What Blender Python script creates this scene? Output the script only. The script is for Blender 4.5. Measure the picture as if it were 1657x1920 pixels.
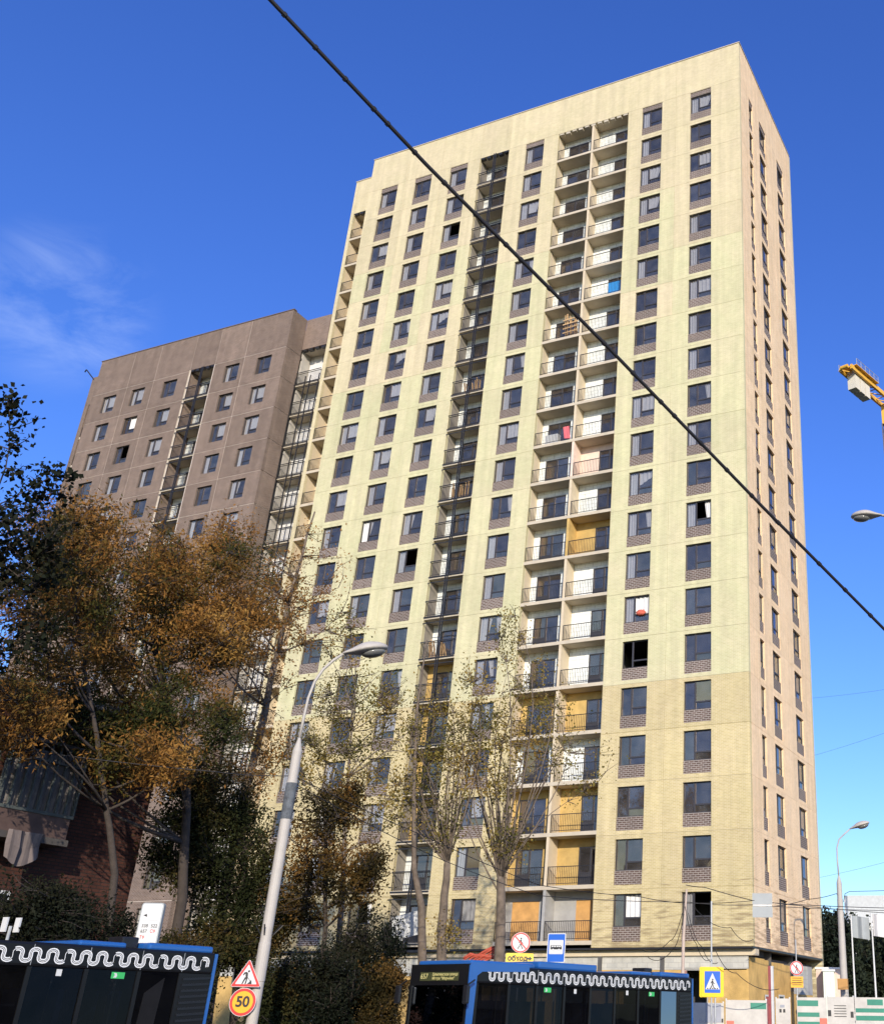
import bpy, bmesh, math, random
import numpy as np
from mathutils import Vector, Matrix
R = math.radians
random.seed(7)
rng = np.random.default_rng(7)
for o in list(bpy.data.objects): bpy.data.objects.remove(o)
S = bpy.context.scene
COL = S.collection

# ------------------------------------------------------------------ camera
CP = Vector((19.634, -57.837, 1.6))
RV = Vector((0.924758, 0.380356, 0.012337)); UV = Vector((0.154474, -0.404805, 0.901261)); FV = Vector((-0.347794, 0.831542, 0.433102))
FPX, PX, PY, IW, IH = 1996.1, 1275.05, 947.95, 1657.0, 1920.0
cam = bpy.data.cameras.new('camera'); camo = bpy.data.objects.new('camera', cam); COL.objects.link(camo)
M = Matrix((RV, UV, -FV)).transposed().to_4x4(); M.translation = CP
camo.matrix_world = M
cam.sensor_fit = 'HORIZONTAL'; cam.sensor_width = 36.0; cam.lens = FPX / IW * 36.0
cam.shift_x = (IW / 2 - PX) / IW; cam.shift_y = (PY - IH / 2) / IW
cam.clip_start = 0.1; cam.clip_end = 5000
S.camera = camo
S.render.resolution_x = 883; S.render.resolution_y = 1024

# ------------------------------------------------------------------ light
SUN_AZ, SUN_EL = R(33), R(21)           # azimuth measured from -Y towards +X
sd = Vector((math.sin(SUN_AZ) * math.cos(SUN_EL), -math.cos(SUN_AZ) * math.cos(SUN_EL), math.sin(SUN_EL)))
W = bpy.data.worlds.new('World'); S.world = W; W.use_nodes = True
nt = W.node_tree; nt.nodes.clear()
wo = nt.nodes.new('ShaderNodeOutputWorld'); bg = nt.nodes.new('ShaderNodeBackground')
sky = nt.nodes.new('ShaderNodeTexSky'); sky.sky_type = 'NISHITA'; sky.sun_disc = False
sky.sun_elevation = SUN_EL; sky.sun_rotation = math.atan2(sd.x, sd.y)
sky.air_density = 1.25; sky.dust_density = 0.55; sky.ozone_density = 7.0; sky.altitude = 0
bg.inputs['Strength'].default_value = 0.15
# thin high cirrus drifting across the clear sky
tc = nt.nodes.new('ShaderNodeTexCoord'); mp = nt.nodes.new('ShaderNodeMapping'); mp.inputs['Scale'].default_value = (4.0, 7.0, 15.0)
mp.inputs['Rotation'].default_value = (R(12), R(-8), R(35))
nz = nt.nodes.new('ShaderNodeTexNoise'); nz.inputs['Scale'].default_value = 1.3; nz.inputs['Detail'].default_value = 7; nz.inputs['Roughness'].default_value = .62; nz.inputs['Distortion'].default_value = .5
cr = nt.nodes.new('ShaderNodeMapRange'); cr.inputs['From Min'].default_value = .40; cr.inputs['From Max'].default_value = .85; cr.inputs['To Max'].default_value = .30
dp = nt.nodes.new('ShaderNodeVectorMath'); dp.operation = 'DOT_PRODUCT'
cd = (FV + RV * ((120 - PX) / FPX) - UV * ((572 - PY) / FPX)).normalized(); dp.inputs[1].default_value = cd
mk = nt.nodes.new('ShaderNodeMapRange'); mk.interpolation_type = 'SMOOTHERSTEP'; mk.inputs['From Min'].default_value = .9966; mk.inputs['From Max'].default_value = 1.0
ml = nt.nodes.new('ShaderNodeMath'); ml.operation = 'MULTIPLY'
mx = nt.nodes.new('ShaderNodeMix'); mx.data_type = 'RGBA'; mx.inputs['B'].default_value = (4.2, 4.8, 5.8, 1)
L = nt.links.new
L(tc.outputs['Generated'], mp.inputs['Vector']); L(mp.outputs['Vector'], nz.inputs['Vector']); L(nz.outputs['Fac'], cr.inputs['Value'])
L(tc.outputs['Generated'], dp.inputs[0]); L(dp.outputs['Value'], mk.inputs['Value'])
L(cr.outputs['Result'], ml.inputs[0]); L(mk.outputs['Result'], ml.inputs[1]); L(ml.outputs['Value'], mx.inputs['Factor'])
hs = nt.nodes.new('ShaderNodeHueSaturation'); hs.inputs['Hue'].default_value = .521; hs.inputs['Saturation'].default_value = 1.12
L(sky.outputs['Color'], hs.inputs['Color']); L(hs.outputs['Color'], mx.inputs['A']); L(mx.outputs['Result'], bg.inputs['Color']); L(bg.outputs['Background'], wo.inputs['Surface'])
sl = bpy.data.lights.new('sun', 'SUN'); sl.energy = 3.2; sl.angle = R(0.5); sl.color = (1.0, 0.90, 0.75)
so = bpy.data.objects.new('sun', sl); COL.objects.link(so); so.rotation_euler = sd.to_track_quat('Z', 'Y').to_euler()
so.location = (40, -80, 60)
S.view_settings.view_transform = 'Standard'; S.view_settings.look = 'None'; S.view_settings.exposure = 0.68; S.view_settings.gamma = 1.0
S.render.engine = 'CYCLES'
try:
    S.cycles.max_bounces = 6; S.cycles.transparent_max_bounces = 12; S.cycles.caustics_reflective = False; S.cycles.caustics_refractive = False
except Exception: pass

# ------------------------------------------------------------------ helpers
def at(px, py, D):
    """point of the place seen at photo pixel (px,py) at horizontal distance D from the viewer"""
    d = FV + RV * ((px - PX) / FPX) - UV * ((py - PY) / FPX)
    return CP + d * (D / math.hypot(d.x, d.y))
def aty(px, py, Y):
    d = FV + RV * ((px - PX) / FPX) - UV * ((py - PY) / FPX)
    return CP + d * ((Y - CP.y) / d.y)
def atx(px, py, X):
    d = FV + RV * ((px - PX) / FPX) - UV * ((py - PY) / FPX)
    return CP + d * ((X - CP.x) / d.x)

class MB:
    def __init__(s): s.v = []; s.f = []
    def quad(s, a, b, c, d):
        n = len(s.v); s.v += [tuple(a), tuple(b), tuple(c), tuple(d)]; s.f.append((n, n+1, n+2, n+3)); return s
    def poly(s, pts):
        n = len(s.v); s.v += [tuple(p) for p in pts]; s.f.append(tuple(range(n, n + len(pts)))); return s
    def box(s, x0, x1, y0, y1, z0, z1):
        n = len(s.v)
        s.v += [(x0,y0,z0),(x1,y0,z0),(x1,y1,z0),(x0,y1,z0),(x0,y0,z1),(x1,y0,z1),(x1,y1,z1),(x0,y1,z1)]
        s.f += [(n,n+3,n+2,n+1),(n+4,n+5,n+6,n+7),(n,n+1,n+5,n+4),(n+1,n+2,n+6,n+5),(n+2,n+3,n+7,n+6),(n+3,n,n+4,n+7)]
        return s
    def beam(s, a, b, w, h=None):
        h = h or w; a = Vector(a); b = Vector(b); d = (b - a).normalized()
        up = Vector((0,0,1)) if abs(d.z) < .95 else Vector((1,0,0))
        x = d.cross(up).normalized(); y = x.cross(d)
        n = len(s.v)
        for p in (a, b):
            for i, j in ((-1,-1),(1,-1),(1,1),(-1,1)): s.v.append(tuple(p + x * (i*w/2) + y * (j*h/2)))
        s.f += [(n,n+1,n+2,n+3),(n+7,n+6,n+5,n+4)] + [(n+i,n+4+i,n+4+(i+1)%4,n+(i+1)%4) for i in range(4)]
        return s
    def tube(s, pts, rad, n=6, cap=True):
        pts = [Vector(p) for p in pts]; m = len(pts)
        if not hasattr(rad, '__len__'): rad = [rad] * m
        base = len(s.v); px = None
        for i, p in enumerate(pts):
            d = (pts[min(i+1, m-1)] - pts[max(i-1, 0)]).normalized()
            if px is None:
                up = Vector((0,0,1)) if abs(d.z) < .9 else Vector((1,0,0)); px = d.cross(up).normalized()
            else: px = (px - d * px.dot(d)).normalized()
            py = d.cross(px)
            for k in range(n):
                a = 2*math.pi*k/n; s.v.append(tuple(p + (px*math.cos(a) + py*math.sin(a))*rad[i]))
        for i in range(m-1):
            for k in range(n):
                a = base+i*n+k; b = base+i*n+(k+1)%n; s.f.append((a, b, b+n, a+n))
        if cap:
            s.f.append(tuple(base+k for k in range(n))[::-1]); s.f.append(tuple(base+(m-1)*n+k for k in range(n)))
        return s
    def prism(s, pts, d):
        """extrude polygon pts (3D) by vector d"""
        d = Vector(d); p = [Vector(q) for q in pts]; n = len(s.v); m = len(p)
        s.v += [tuple(q) for q in p] + [tuple(q + d) for q in p]
        s.f.append(tuple(range(n, n+m))); s.f.append(tuple(range(n+2*m-1, n+m-1, -1)))
        for i in range(m): s.f.append((n+i, n+m+i, n+m+(i+1)%m, n+(i+1)%m))
        return s
    def mesh(s, name, mat, smooth=False, fix=True):
        me = bpy.data.meshes.new(name); me.from_pydata(s.v, [], s.f)
        if fix:
            b = bmesh.new(); b.from_mesh(me); bmesh.ops.recalc_face_normals(b, faces=b.faces); b.to_mesh(me); b.free()
        if mat: me.materials.append(mat)
        if smooth:
            me.polygons.foreach_set('use_smooth', [True]*len(me.polygons))
        me.update(); return me
    def build(s, name, mat, parent=None, loc=None, rot=None, smooth=False):
        return ob(name, s.mesh(name, mat, smooth), parent, loc, rot)

def ob(name, me, parent=None, loc=None, rot=None):
    o = bpy.data.objects.new(name, me); COL.objects.link(o)
    if parent is not None:
        o.parent = parent
        if parent.get('_w'): o.matrix_parent_inverse = Matrix.Translation(-parent.location)
    if loc is not None: o.location = loc
    if rot is not None: o.rotation_euler = rot
    return o
def tag(o, label, cat, group=None):
    o['label'] = label; o['category'] = cat
    if group: o['group'] = group
    return o
def struct(o): o['kind'] = 'structure'; return o
def empty(name, loc, label, cat, group=None, world=True, rz=0):
    o = bpy.data.objects.new(name, None); COL.objects.link(o); o.location = loc; o.rotation_euler = (0,0,rz)
    o.empty_display_size = .3
    if world: o['_w'] = 1        # children given in world coordinates
    return tag(o, label, cat, group)
def rbox(x0,x1,y0,y1,z0,z1, bev, seg=2):
    b = bmesh.new(); bmesh.ops.create_cube(b, size=1.0)
    for v in b.verts: v.co = Vector(((x0+x1)/2+v.co.x*(x1-x0), (y0+y1)/2+v.co.y*(y1-y0), (z0+z1)/2+v.co.z*(z1-z0)))
    bmesh.ops.bevel(b, geom=list(b.edges), offset=bev, segments=seg, affect='EDGES', profile=.6)
    return b
def bm_ob(b, name, mat, parent=None, smooth=False, loc=None, rot=None):
    me = bpy.data.meshes.new(name); b.to_mesh(me); b.free(); me.materials.append(mat)
    if smooth: me.polygons.foreach_set('use_smooth', [True]*len(me.polygons))
    return ob(name, me, parent, loc, rot)

# ------------------------------------------------------------------ materials
def nodes(name):
    m = bpy.data.materials.new(name); m.use_nodes = True; t = m.node_tree
    return m, t, t.nodes['Principled BSDF'], t.nodes.new, t.links.new
def mat(name, c, rough=.8, var=.12, scale=3.0, metal=0.0, bump=0.0, rnd=0.0, spec=.5, coat=0, fine=0.0, objc=False, emit=None):
    m, t, p, N, K = nodes(name)
    g = N('ShaderNodeNewGeometry'); n = N('ShaderNodeTexNoise'); n.inputs['Scale'].default_value = scale; n.inputs['Detail'].default_value = 6; n.inputs['Roughness'].default_value = .6
    if objc:
        q = N('ShaderNodeTexCoord'); K(q.outputs['Object'], n.inputs['Vector'])
    else: K(g.outputs['Position'], n.inputs['Vector'])
    r = N('ShaderNodeMapRange'); r.inputs['From Min'].default_value = .25; r.inputs['From Max'].default_value = .75
    r.inputs['To Min'].default_value = 1-var; r.inputs['To Max'].default_value = 1+var; K(n.outputs['Fac'], r.inputs['Value'])
    val = r.outputs['Result']
    if rnd:
        oi = N('ShaderNodeObjectInfo'); a = N('ShaderNodeMapRange'); a.inputs['To Min'].default_value = 1-rnd; a.inputs['To Max'].default_value = 1+rnd
        K(oi.outputs['Random'], a.inputs['Value']); b = N('ShaderNodeMath'); b.operation = 'MULTIPLY'; K(val, b.inputs[0]); K(a.outputs['Result'], b.inputs[1]); val = b.outputs['Value']
    v = N('ShaderNodeVectorMath'); v.operation = 'SCALE'; v.inputs[0].default_value = c[:3]; K(val, v.inputs['Scale']); K(v.outputs['Vector'], p.inputs['Base Color'])
    p.inputs['Roughness'].default_value = rough; p.inputs['Metallic'].default_value = metal; p.inputs['Specular IOR Level'].default_value = spec
    p.inputs['Coat Weight'].default_value = coat
    if emit: p.inputs['Emission Color'].default_value = (*emit[:3],1); p.inputs['Emission Strength'].default_value = emit[3]
    if bump:
        n2 = N('ShaderNodeTexNoise'); n2.inputs['Scale'].default_value = fine or scale*12; n2.inputs['Detail'].default_value = 4; K(g.outputs['Position'], n2.inputs['Vector'])
        bp = N('ShaderNodeBump'); bp.inputs['Strength'].default_value = bump; bp.inputs['Distance'].default_value = .03; K(n2.outputs['Fac'], bp.inputs['Height']); K(bp.outputs['Normal'], p.inputs['Normal'])
    return m
def brick(name, c1, c2, mortar, bw=.26, bh=.085, ms=.012, c3=None, rnd=.04, var=.08, stain=None, rough=.85, mottle=.55):
    m, t, p, N, K = nodes(name)
    g = N('ShaderNodeNewGeometry'); sx = N('ShaderNodeSeparateXYZ'); K(g.outputs['Position'], sx.inputs[0])
    ad = N('ShaderNodeMath'); K(sx.outputs['X'], ad.inputs[0]); K(sx.outputs['Y'], ad.inputs[1])
    cb = N('ShaderNodeCombineXYZ'); K(ad.outputs[0], cb.inputs['X']); K(sx.outputs['Z'], cb.inputs['Y'])
    b = N('ShaderNodeTexBrick'); b.inputs['Scale'].default_value = 1; b.inputs['Brick Width'].default_value = bw; b.inputs['Row Height'].default_value = bh
    b.inputs['Mortar Size'].default_value = ms; b.inputs['Mortar Smooth'].default_value = .3; b.inputs['Bias'].default_value = 0
    b.inputs['Color1'].default_value = (*c1,1); b.inputs['Color2'].default_value = (*c2,1); b.inputs['Mortar'].default_value = (*mortar,1)
    K(cb.outputs[0], b.inputs['Vector']); col = b.outputs['Color']
    if c3:
        n = N('ShaderNodeTexNoise'); n.inputs['Scale'].default_value = .28; n.inputs['Detail'].default_value = 9; n.inputs['Roughness'].default_value = .72; K(g.outputs['Position'], n.inputs['Vector'])
        r = N('ShaderNodeMapRange'); r.inputs['From Min'].default_value = .38; r.inputs['From Max'].default_value = .62; r.inputs['To Max'].default_value = mottle; K(n.outputs['Fac'], r.inputs['Value'])
        x = N('ShaderNodeMix'); x.data_type = 'RGBA'; x.blend_type = 'MULTIPLY'; x.inputs['B'].default_value = (*c3,1); K(r.outputs['Result'], x.inputs['Factor']); K(col, x.inputs['A']); col = x.outputs['Result']
    n = N('ShaderNodeTexNoise'); n.inputs['Scale'].default_value = 1.1; n.inputs['Detail'].default_value = 8; n.inputs['Roughness'].default_value = .7; K(g.outputs['Position'], n.inputs['Vector'])
    r = N('ShaderNodeMapRange'); r.inputs['From Min'].default_value = .3; r.inputs['From Max'].default_value = .7; r.inputs['To Min'].default_value = 1-var; r.inputs['To Max'].default_value = 1+var; K(n.outputs['Fac'], r.inputs['Value'])
    oi = N('ShaderNodeObjectInfo'); a = N('ShaderNodeMapRange'); a.inputs['To Min'].default_value = 1-rnd; a.inputs['To Max'].default_value = 1+rnd; K(oi.outputs['Random'], a.inputs['Value'])
    q = N('ShaderNodeMath'); q.operation = 'MULTIPLY'; K(r.outputs['Result'], q.inputs[0]); K(a.outputs['Result'], q.inputs[1])
    v = N('ShaderNodeVectorMath'); v.operation = 'SCALE'; K(col, v.inputs[0]); K(q.outputs[0], v.inputs['Scale']); col = v.outputs['Vector']
    mps = N('ShaderNodeMapping'); mps.inputs['Scale'].default_value = (2.2,2.2,.10); K(g.outputs['Position'], mps.inputs['Vector'])
    ns = N('ShaderNodeTexNoise'); ns.inputs['Scale'].default_value = 1.0; ns.inputs['Detail'].default_value = 5; K(mps.outputs[0], ns.inputs['Vector'])
    rs = N('ShaderNodeMapRange'); rs.inputs['From Min'].default_value = .35; rs.inputs['From Max'].default_value = .72; rs.inputs['To Min'].default_value = 1.03; rs.inputs['To Max'].default_value = .88; K(ns.outputs['Fac'], rs.inputs['Value'])
    vs = N('ShaderNodeVectorMath'); vs.operation = 'SCALE'; K(col, vs.inputs[0]); K(rs.outputs[0], vs.inputs['Scale']); col = vs.outputs['Vector']
    if stain:      # weather streaks: patchy dark horizontal wear on the lowest storey
        mpn = N('ShaderNodeMapping'); mpn.inputs['Scale'].default_value = (.7,.7,5); K(g.outputs['Position'], mpn.inputs['Vector'])
        n = N('ShaderNodeTexNoise'); n.inputs['Scale'].default_value = 1.2; n.inputs['Detail'].default_value = 5; K(mpn.outputs[0], n.inputs['Vector'])
        zr = N('ShaderNodeMapRange'); zr.inputs['From Min'].default_value = 5.2; zr.inputs['From Max'].default_value = 11.5; zr.inputs['To Min'].default_value = .2; zr.inputs['To Max'].default_value = -.12; K(sx.outputs['Z'], zr.inputs['Value'])
        s1 = N('ShaderNodeMath'); K(n.outputs['Fac'], s1.inputs[0]); K(zr.outputs[0], s1.inputs[1])
        s2 = N('ShaderNodeMapRange'); s2.inputs['From Min'].default_value = .62; s2.inputs['From Max'].default_value = .78; s2.inputs['To Max'].default_value = .55; K(s1.outputs[0], s2.inputs['Value'])
        x = N('ShaderNodeMix'); x.data_type = 'RGBA'; x.inputs['B'].default_value = (*stain,1); K(s2.outputs[0], x.inputs['Factor']); K(col, x.inputs['A']); col = x.outputs['Result']
    K(col, p.inputs['Base Color']); p.inputs['Roughness'].default_value = rough; p.inputs['Specular IOR Level'].default_value = .25
    bp = N('ShaderNodeBump'); bp.invert = True; bp.inputs['Strength'].default_value = .35; bp.inputs['Distance'].default_value = .012; K(b.outputs['Fac'], bp.inputs['Height']); K(bp.outputs['Normal'], p.inputs['Normal'])
    return m
def glass(name, tint=(.82,.83,.86), refl=.2, rough=.02, wav=.012, gcol=(1,.76,.56), refl_film=.085):
    m, t, p, N, K = nodes(name); t.nodes.remove(p); out = t.nodes['Material Output']
    tr = N('ShaderNodeBsdfTransparent'); tr.inputs['Color'].default_value = (*tint,1)
    gl = N('ShaderNodeBsdfGlossy'); gl.inputs['Roughness'].default_value = rough; gl.inputs['Color'].default_value = (*gcol,1)
    g = N('ShaderNodeNewGeometry'); n = N('ShaderNodeTexNoise'); n.inputs['Scale'].default_value = .9; n.inputs['Detail'].default_value = 2; K(g.outputs['Position'], n.inputs['Vector'])
    bp = N('ShaderNodeBump'); bp.inputs['Strength'].default_value = .5; bp.inputs['Distance'].default_value = wav; K(n.outputs['Fac'], bp.inputs['Height'])
    oi = N('ShaderNodeObjectInfo'); wn = N('ShaderNodeTexWhiteNoise'); wn.noise_dimensions = '1D'; K(oi.outputs['Random'], wn.inputs['W'])
    sb = N('ShaderNodeVectorMath'); sb.operation = 'SUBTRACT'; sb.inputs[1].default_value = (.5,.5,.5); K(wn.outputs['Color'], sb.inputs[0])
    sc_ = N('ShaderNodeVectorMath'); sc_.operation = 'SCALE'; sc_.inputs['Scale'].default_value = .22; K(sb.outputs[0], sc_.inputs[0])
    an = N('ShaderNodeVectorMath'); K(bp.outputs['Normal'], an.inputs[0]); K(sc_.outputs[0], an.inputs[1]); nn_ = N('ShaderNodeVectorMath'); nn_.operation = 'NORMALIZE'; K(an.outputs[0], nn_.inputs[0]); K(nn_.outputs[0], gl.inputs['Normal'])
    lw = N('ShaderNodeFresnel'); lw.inputs['IOR'].default_value = 1.5
    md = N('ShaderNodeMath'); md.operation = 'ADD'; md.use_clamp = True; md.inputs[1].default_value = refl-.04; K(lw.outputs[0], md.inputs[0])
    df = N('ShaderNodeBsdfDiffuse'); df.inputs['Color'].default_value = (.50,.47,.46,1)      # grey film put in for a paler, whiter sky reflection
    nd = N('ShaderNodeTexNoise'); nd.inputs['Scale'].default_value = 1.7; nd.inputs['Detail'].default_value = 6; K(g.outputs['Position'], nd.inputs['Vector'])
    rd = N('ShaderNodeMapRange'); rd.inputs['From Min'].default_value = .3; rd.inputs['From Max'].default_value = .75; rd.inputs['To Min'].default_value = refl_film*.5; rd.inputs['To Max'].default_value = refl_film*1.7; K(nd.outputs['Fac'], rd.inputs['Value'])
    md2 = N('ShaderNodeMixShader'); K(rd.outputs[0], md2.inputs[0]); K(tr.outputs[0], md2.inputs[1]); K(df.outputs[0], md2.inputs[2])
    mxs = N('ShaderNodeMixShader'); K(md.outputs[0], mxs.inputs[0]); K(md2.outputs[0], mxs.inputs[1]); K(gl.outputs[0], mxs.inputs[2]); K(mxs.outputs[0], out.inputs['Surface'])
    return m
def leafmat(name, cols, scale=.35, trans=.35, rough=.55):
    """foliage: hue varies by clump (noise) and by single leaf (random per island)"""
    m, t, p, N, K = nodes(name)
    g = N('ShaderNodeNewGeometry'); n = N('ShaderNodeTexNoise'); n.inputs['Scale'].default_value = scale; n.inputs['Detail'].default_value = 4; K(g.outputs['Position'], n.inputs['Vector'])
    a = N('ShaderNodeMath'); a.operation = 'MULTIPLY_ADD'; a.inputs[1].default_value = .42; K(g.outputs['Random Per Island'], a.inputs[0])
    s = N('ShaderNodeMath'); s.operation = 'MULTIPLY_ADD'; s.inputs[1].default_value = 3.0; s.inputs[2].default_value = -1.34; K(n.outputs['Fac'], s.inputs[0]); K(s.outputs[0], a.inputs[2])
    cr = N('ShaderNodeValToRGB'); e = cr.color_ramp.elements
    while len(e) < len(cols): e.new(.5)
    for i, c in enumerate(cols): e[i].position = i/(len(cols)-1); e[i].color = (*c,1)
    K(a.outputs[0], cr.inputs[0]); K(cr.outputs[0], p.inputs['Base Color']); p.inputs['Roughness'].default_value = .75; p.inputs['Specular IOR Level'].default_value = .12
    td = N('ShaderNodeBsdfTranslucent'); K(cr.outputs[0], td.inputs['Color']); mxs = N('ShaderNodeMixShader'); mxs.inputs[0].default_value = trans
    K(p.outputs[0], mxs.inputs[1]); K(td.outputs[0], mxs.inputs[2]); K(mxs.outputs[0], t.nodes['Material Output'].inputs['Surface'])
    return m

yel = brick('pale_yellow_brick', (.625,.53,.335), (.56,.472,.292), (.66,.58,.41), c3=(.93,.97,.88), stain=(.16,.11,.06), rnd=.045)
yel_mid = brick('green_yellow_brick', (.607,.545,.328), (.545,.487,.285), (.65,.595,.41), c3=(.89,.99,.88), rnd=.045)
yel_low = brick('tan_yellow_brick', (.578,.475,.252), (.50,.40,.20), (.65,.56,.38), c3=(.93,.95,.84), stain=(.15,.10,.055), rnd=.05)
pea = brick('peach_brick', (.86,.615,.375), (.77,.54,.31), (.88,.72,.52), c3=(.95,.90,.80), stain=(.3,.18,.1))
brn = brick('brown_brick', (.155,.106,.080), (.20,.136,.10), (.34,.28,.23), c3=(.78,.78,.80), rnd=.10, var=.17)
spa = brick('spandrel_brick', (.10,.068,.055), (.14,.092,.074), (.36,.32,.28), bw=.3, bh=.115, ms=.02, rnd=.1)
red = brick('old_red_brick', (.095,.036,.024), (.07,.027,.019), (.035,.024,.02), bw=.3, bh=.11, ms=.016, var=.25)  # old red brick base darkened to paint in the house wall's shade
mortar_y = mat('yellow_joint', (.40,.34,.20), .9, .1); mortar_b = mat('pale_joint', (.56,.48,.41), .9, .15)
plaster = mat('beige_plaster', (.60,.50,.35), .85, .1, 1.5, bump=.1); slabm = mat('slab_concrete', (.52,.45,.34), .9, .14, 1.2, bump=.15)
blockm = brick('aerated_block', (.82,.84,.80), (.76,.79,.75), (.45,.45,.42), bw=.6, bh=.28, ms=.012, rnd=.08, var=.12)
insul = mat('mineral_wool', (.52,.35,.12), .95, .2, 2.0, bump=.4, rnd=.08)
pinkw = mat('primer_pink', (.74,.58,.47), .9, .12)
greyp = mat('grey_plaster', (.42,.39,.34), .9, .12); darkc = mat('dark_cheek', (.26,.23,.19), .9, .15); conc = mat('bare_concrete', (.36,.35,.33), .9, .22, .9, bump=.25); board = mat('orange_board', (.55,.30,.10), .85, .25, 1.6)  # cheeks of the narrow loggia get a darker tone than the other loggias
fram = mat('window_frame_grey', (.045,.042,.045), .45, .1); railm = mat('black_rail', (.022,.021,.022), .45, .1)
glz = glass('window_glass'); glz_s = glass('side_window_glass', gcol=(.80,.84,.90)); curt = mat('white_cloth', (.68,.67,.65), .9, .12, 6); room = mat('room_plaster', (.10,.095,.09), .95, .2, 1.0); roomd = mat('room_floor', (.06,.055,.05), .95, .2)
capm = mat('parapet_metal', (.50,.44,.33), .5, .1); roofm = mat('roof_felt', (.08,.08,.08), .95)
bluefilm = mat('blue_film', (.03,.25,.62), .5); wood = mat('raw_wood', (.55,.36,.18), .85, .25, 8); redc = mat('red_cloth', (.62,.10,.08), .9)
white = mat('white_paint', (.60,.60,.58), .5, .04); grey = mat('galvanised', (.42,.43,.43), .45, .12, 2, metal=.3); polem = mat('lamp_pole_paint', (.42,.385,.34), .6, .07, 2.5)
black = mat('black_plastic', (.012,.012,.014), .35, .1); cablem = mat('black_cable', (.012,.011,.013), .6, .2)

# ------------------------------------------------------------------ ground
g = MB(); g.quad((-3000,-3000,0),(3000,-3000,0),(3000,3000,0),(-3000,3000,0))
struct(g.build('ground', mat('soil_grass', (.075,.075,.035), .95, .35, .4)))
HD = R(11)                                   # street runs 11 degrees off the facade normal
sdir = Vector((math.sin(HD), math.cos(HD), 0)); sright = Vector((math.cos(HD), -math.sin(HD), 0)); K0 = Vector((-1.2, -28, 0))
def sp(a, l, z): p = K0 + sright*a + sdir*l; return (p.x, p.y, z)
struct(MB().quad(sp(0,-300,.004), sp(16,-300,.004), sp(16,300,.004), sp(0,300,.004)).build('road', mat('asphalt', (.05,.05,.052), .9, .2, 2, bump=.3)))
mk_ = MB()
for i in range(-20, 20): mk_.quad(sp(7.9,i*6,.009), sp(8.05,i*6,.009), sp(8.05,i*6+3,.009), sp(7.9,i*6+3,.009))
struct(mk_.build('lane_marking', white))
for nm, a0, a1 in (('pavement', -4.2, -.16), ('pavement', 16.16, 22)):
    p = MB(); p.prism([sp(a0,-300,0), sp(a1,-300,0), sp(a1,300,0), sp(a0,300,0)], (0,0,.12)); struct(p.build(nm, mat('paving', (.26,.25,.24), .9, .15, 2)))
for a0 in (-.16, 16.0):
    p = MB(); p.prism([sp(a0,-300,0), sp(a0+.155,-300,0), sp(a0+.155,300,0), sp(a0,300,0)], (0,0,.15)); struct(p.build('kerb', conc))

# ------------------------------------------------------------------ facade system
Z0, H = 5.32, 3.0
MESH = {}
def cached(key, fn):
    if key not in MESH: MESH[key] = fn()
    return MESH[key]
def panel_mesh(w, h, holes, th, mt, ew):
    """facade panel, lower-left at origin, front at y=0, rectangular holes (x0,x1,z0,z1)"""
    m = MB(); xs = sorted({0, w, *[v for q in holes for v in q[:2]]}); zs = sorted({0, h, *[v for q in holes for v in q[2:]]})
    for i in range(len(xs)-1):
        for j in range(len(zs)-1):
            cx, cz = (xs[i]+xs[i+1])/2, (zs[j]+zs[j+1])/2
            if any(q[0] < cx < q[1] and q[2] < cz < q[3] for q in holes): continue
            m.quad((xs[i],0,zs[j]),(xs[i+1],0,zs[j]),(xs[i+1],0,zs[j+1]),(xs[i],0,zs[j+1]))
    for x0, x1, z0, z1 in holes:
        m.quad((x0,0,z0),(x0,0,z1),(x0,th,z1),(x0,th,z0)); m.quad((x1,0,z0),(x1,th,z0),(x1,th,z1),(x1,0,z1))
        m.quad((x0,0,z0),(x0,th,z0),(x1,th,z0),(x1,0,z0)); m.quad((x0,0,z1),(x1,0,z1),(x1,th,z1),(x0,th,z1))
    if ew:
        m.quad((0,0,0),(0,0,h),(0,th,h),(0,th,0)); m.quad((w,0,0),(w,th,0),(w,th,h),(w,0,h))
        m.quad((0,0,0),(0,th,0),(w,th,0),(w,0,0)); m.quad((0,0,h),(w,0,h),(w,th,h),(0,th,h))
    return m.mesh('panel', mt, fix=False)
def frame_mesh(w, h, mull, low):
    m = MB(); t = .055; y0, y1 = 0, .07
    m.box(0,t,y0,y1,0,h); m.box(w-t,w,y0,y1,0,h); m.box(t,w-t,y0,y1,0,t); m.box(t,w-t,y0,y1,h-t,h)
    if mull: m.box(mull-.05,mull+.05,y0-.01,y1,t,h-t)
    if low: m.box((mull+.05) if mull else t, w-t, y0-.006,y1, low-.045, low+.045)
    return m.mesh('window', fram)
def pane_mesh(x0,x1,z0,z1,gm=None): return MB().quad((x0,.035,z0),(x1,.035,z0),(x1,.035,z1),(x0,.035,z1)).mesh('pane', gm or glz, fix=False)
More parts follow.
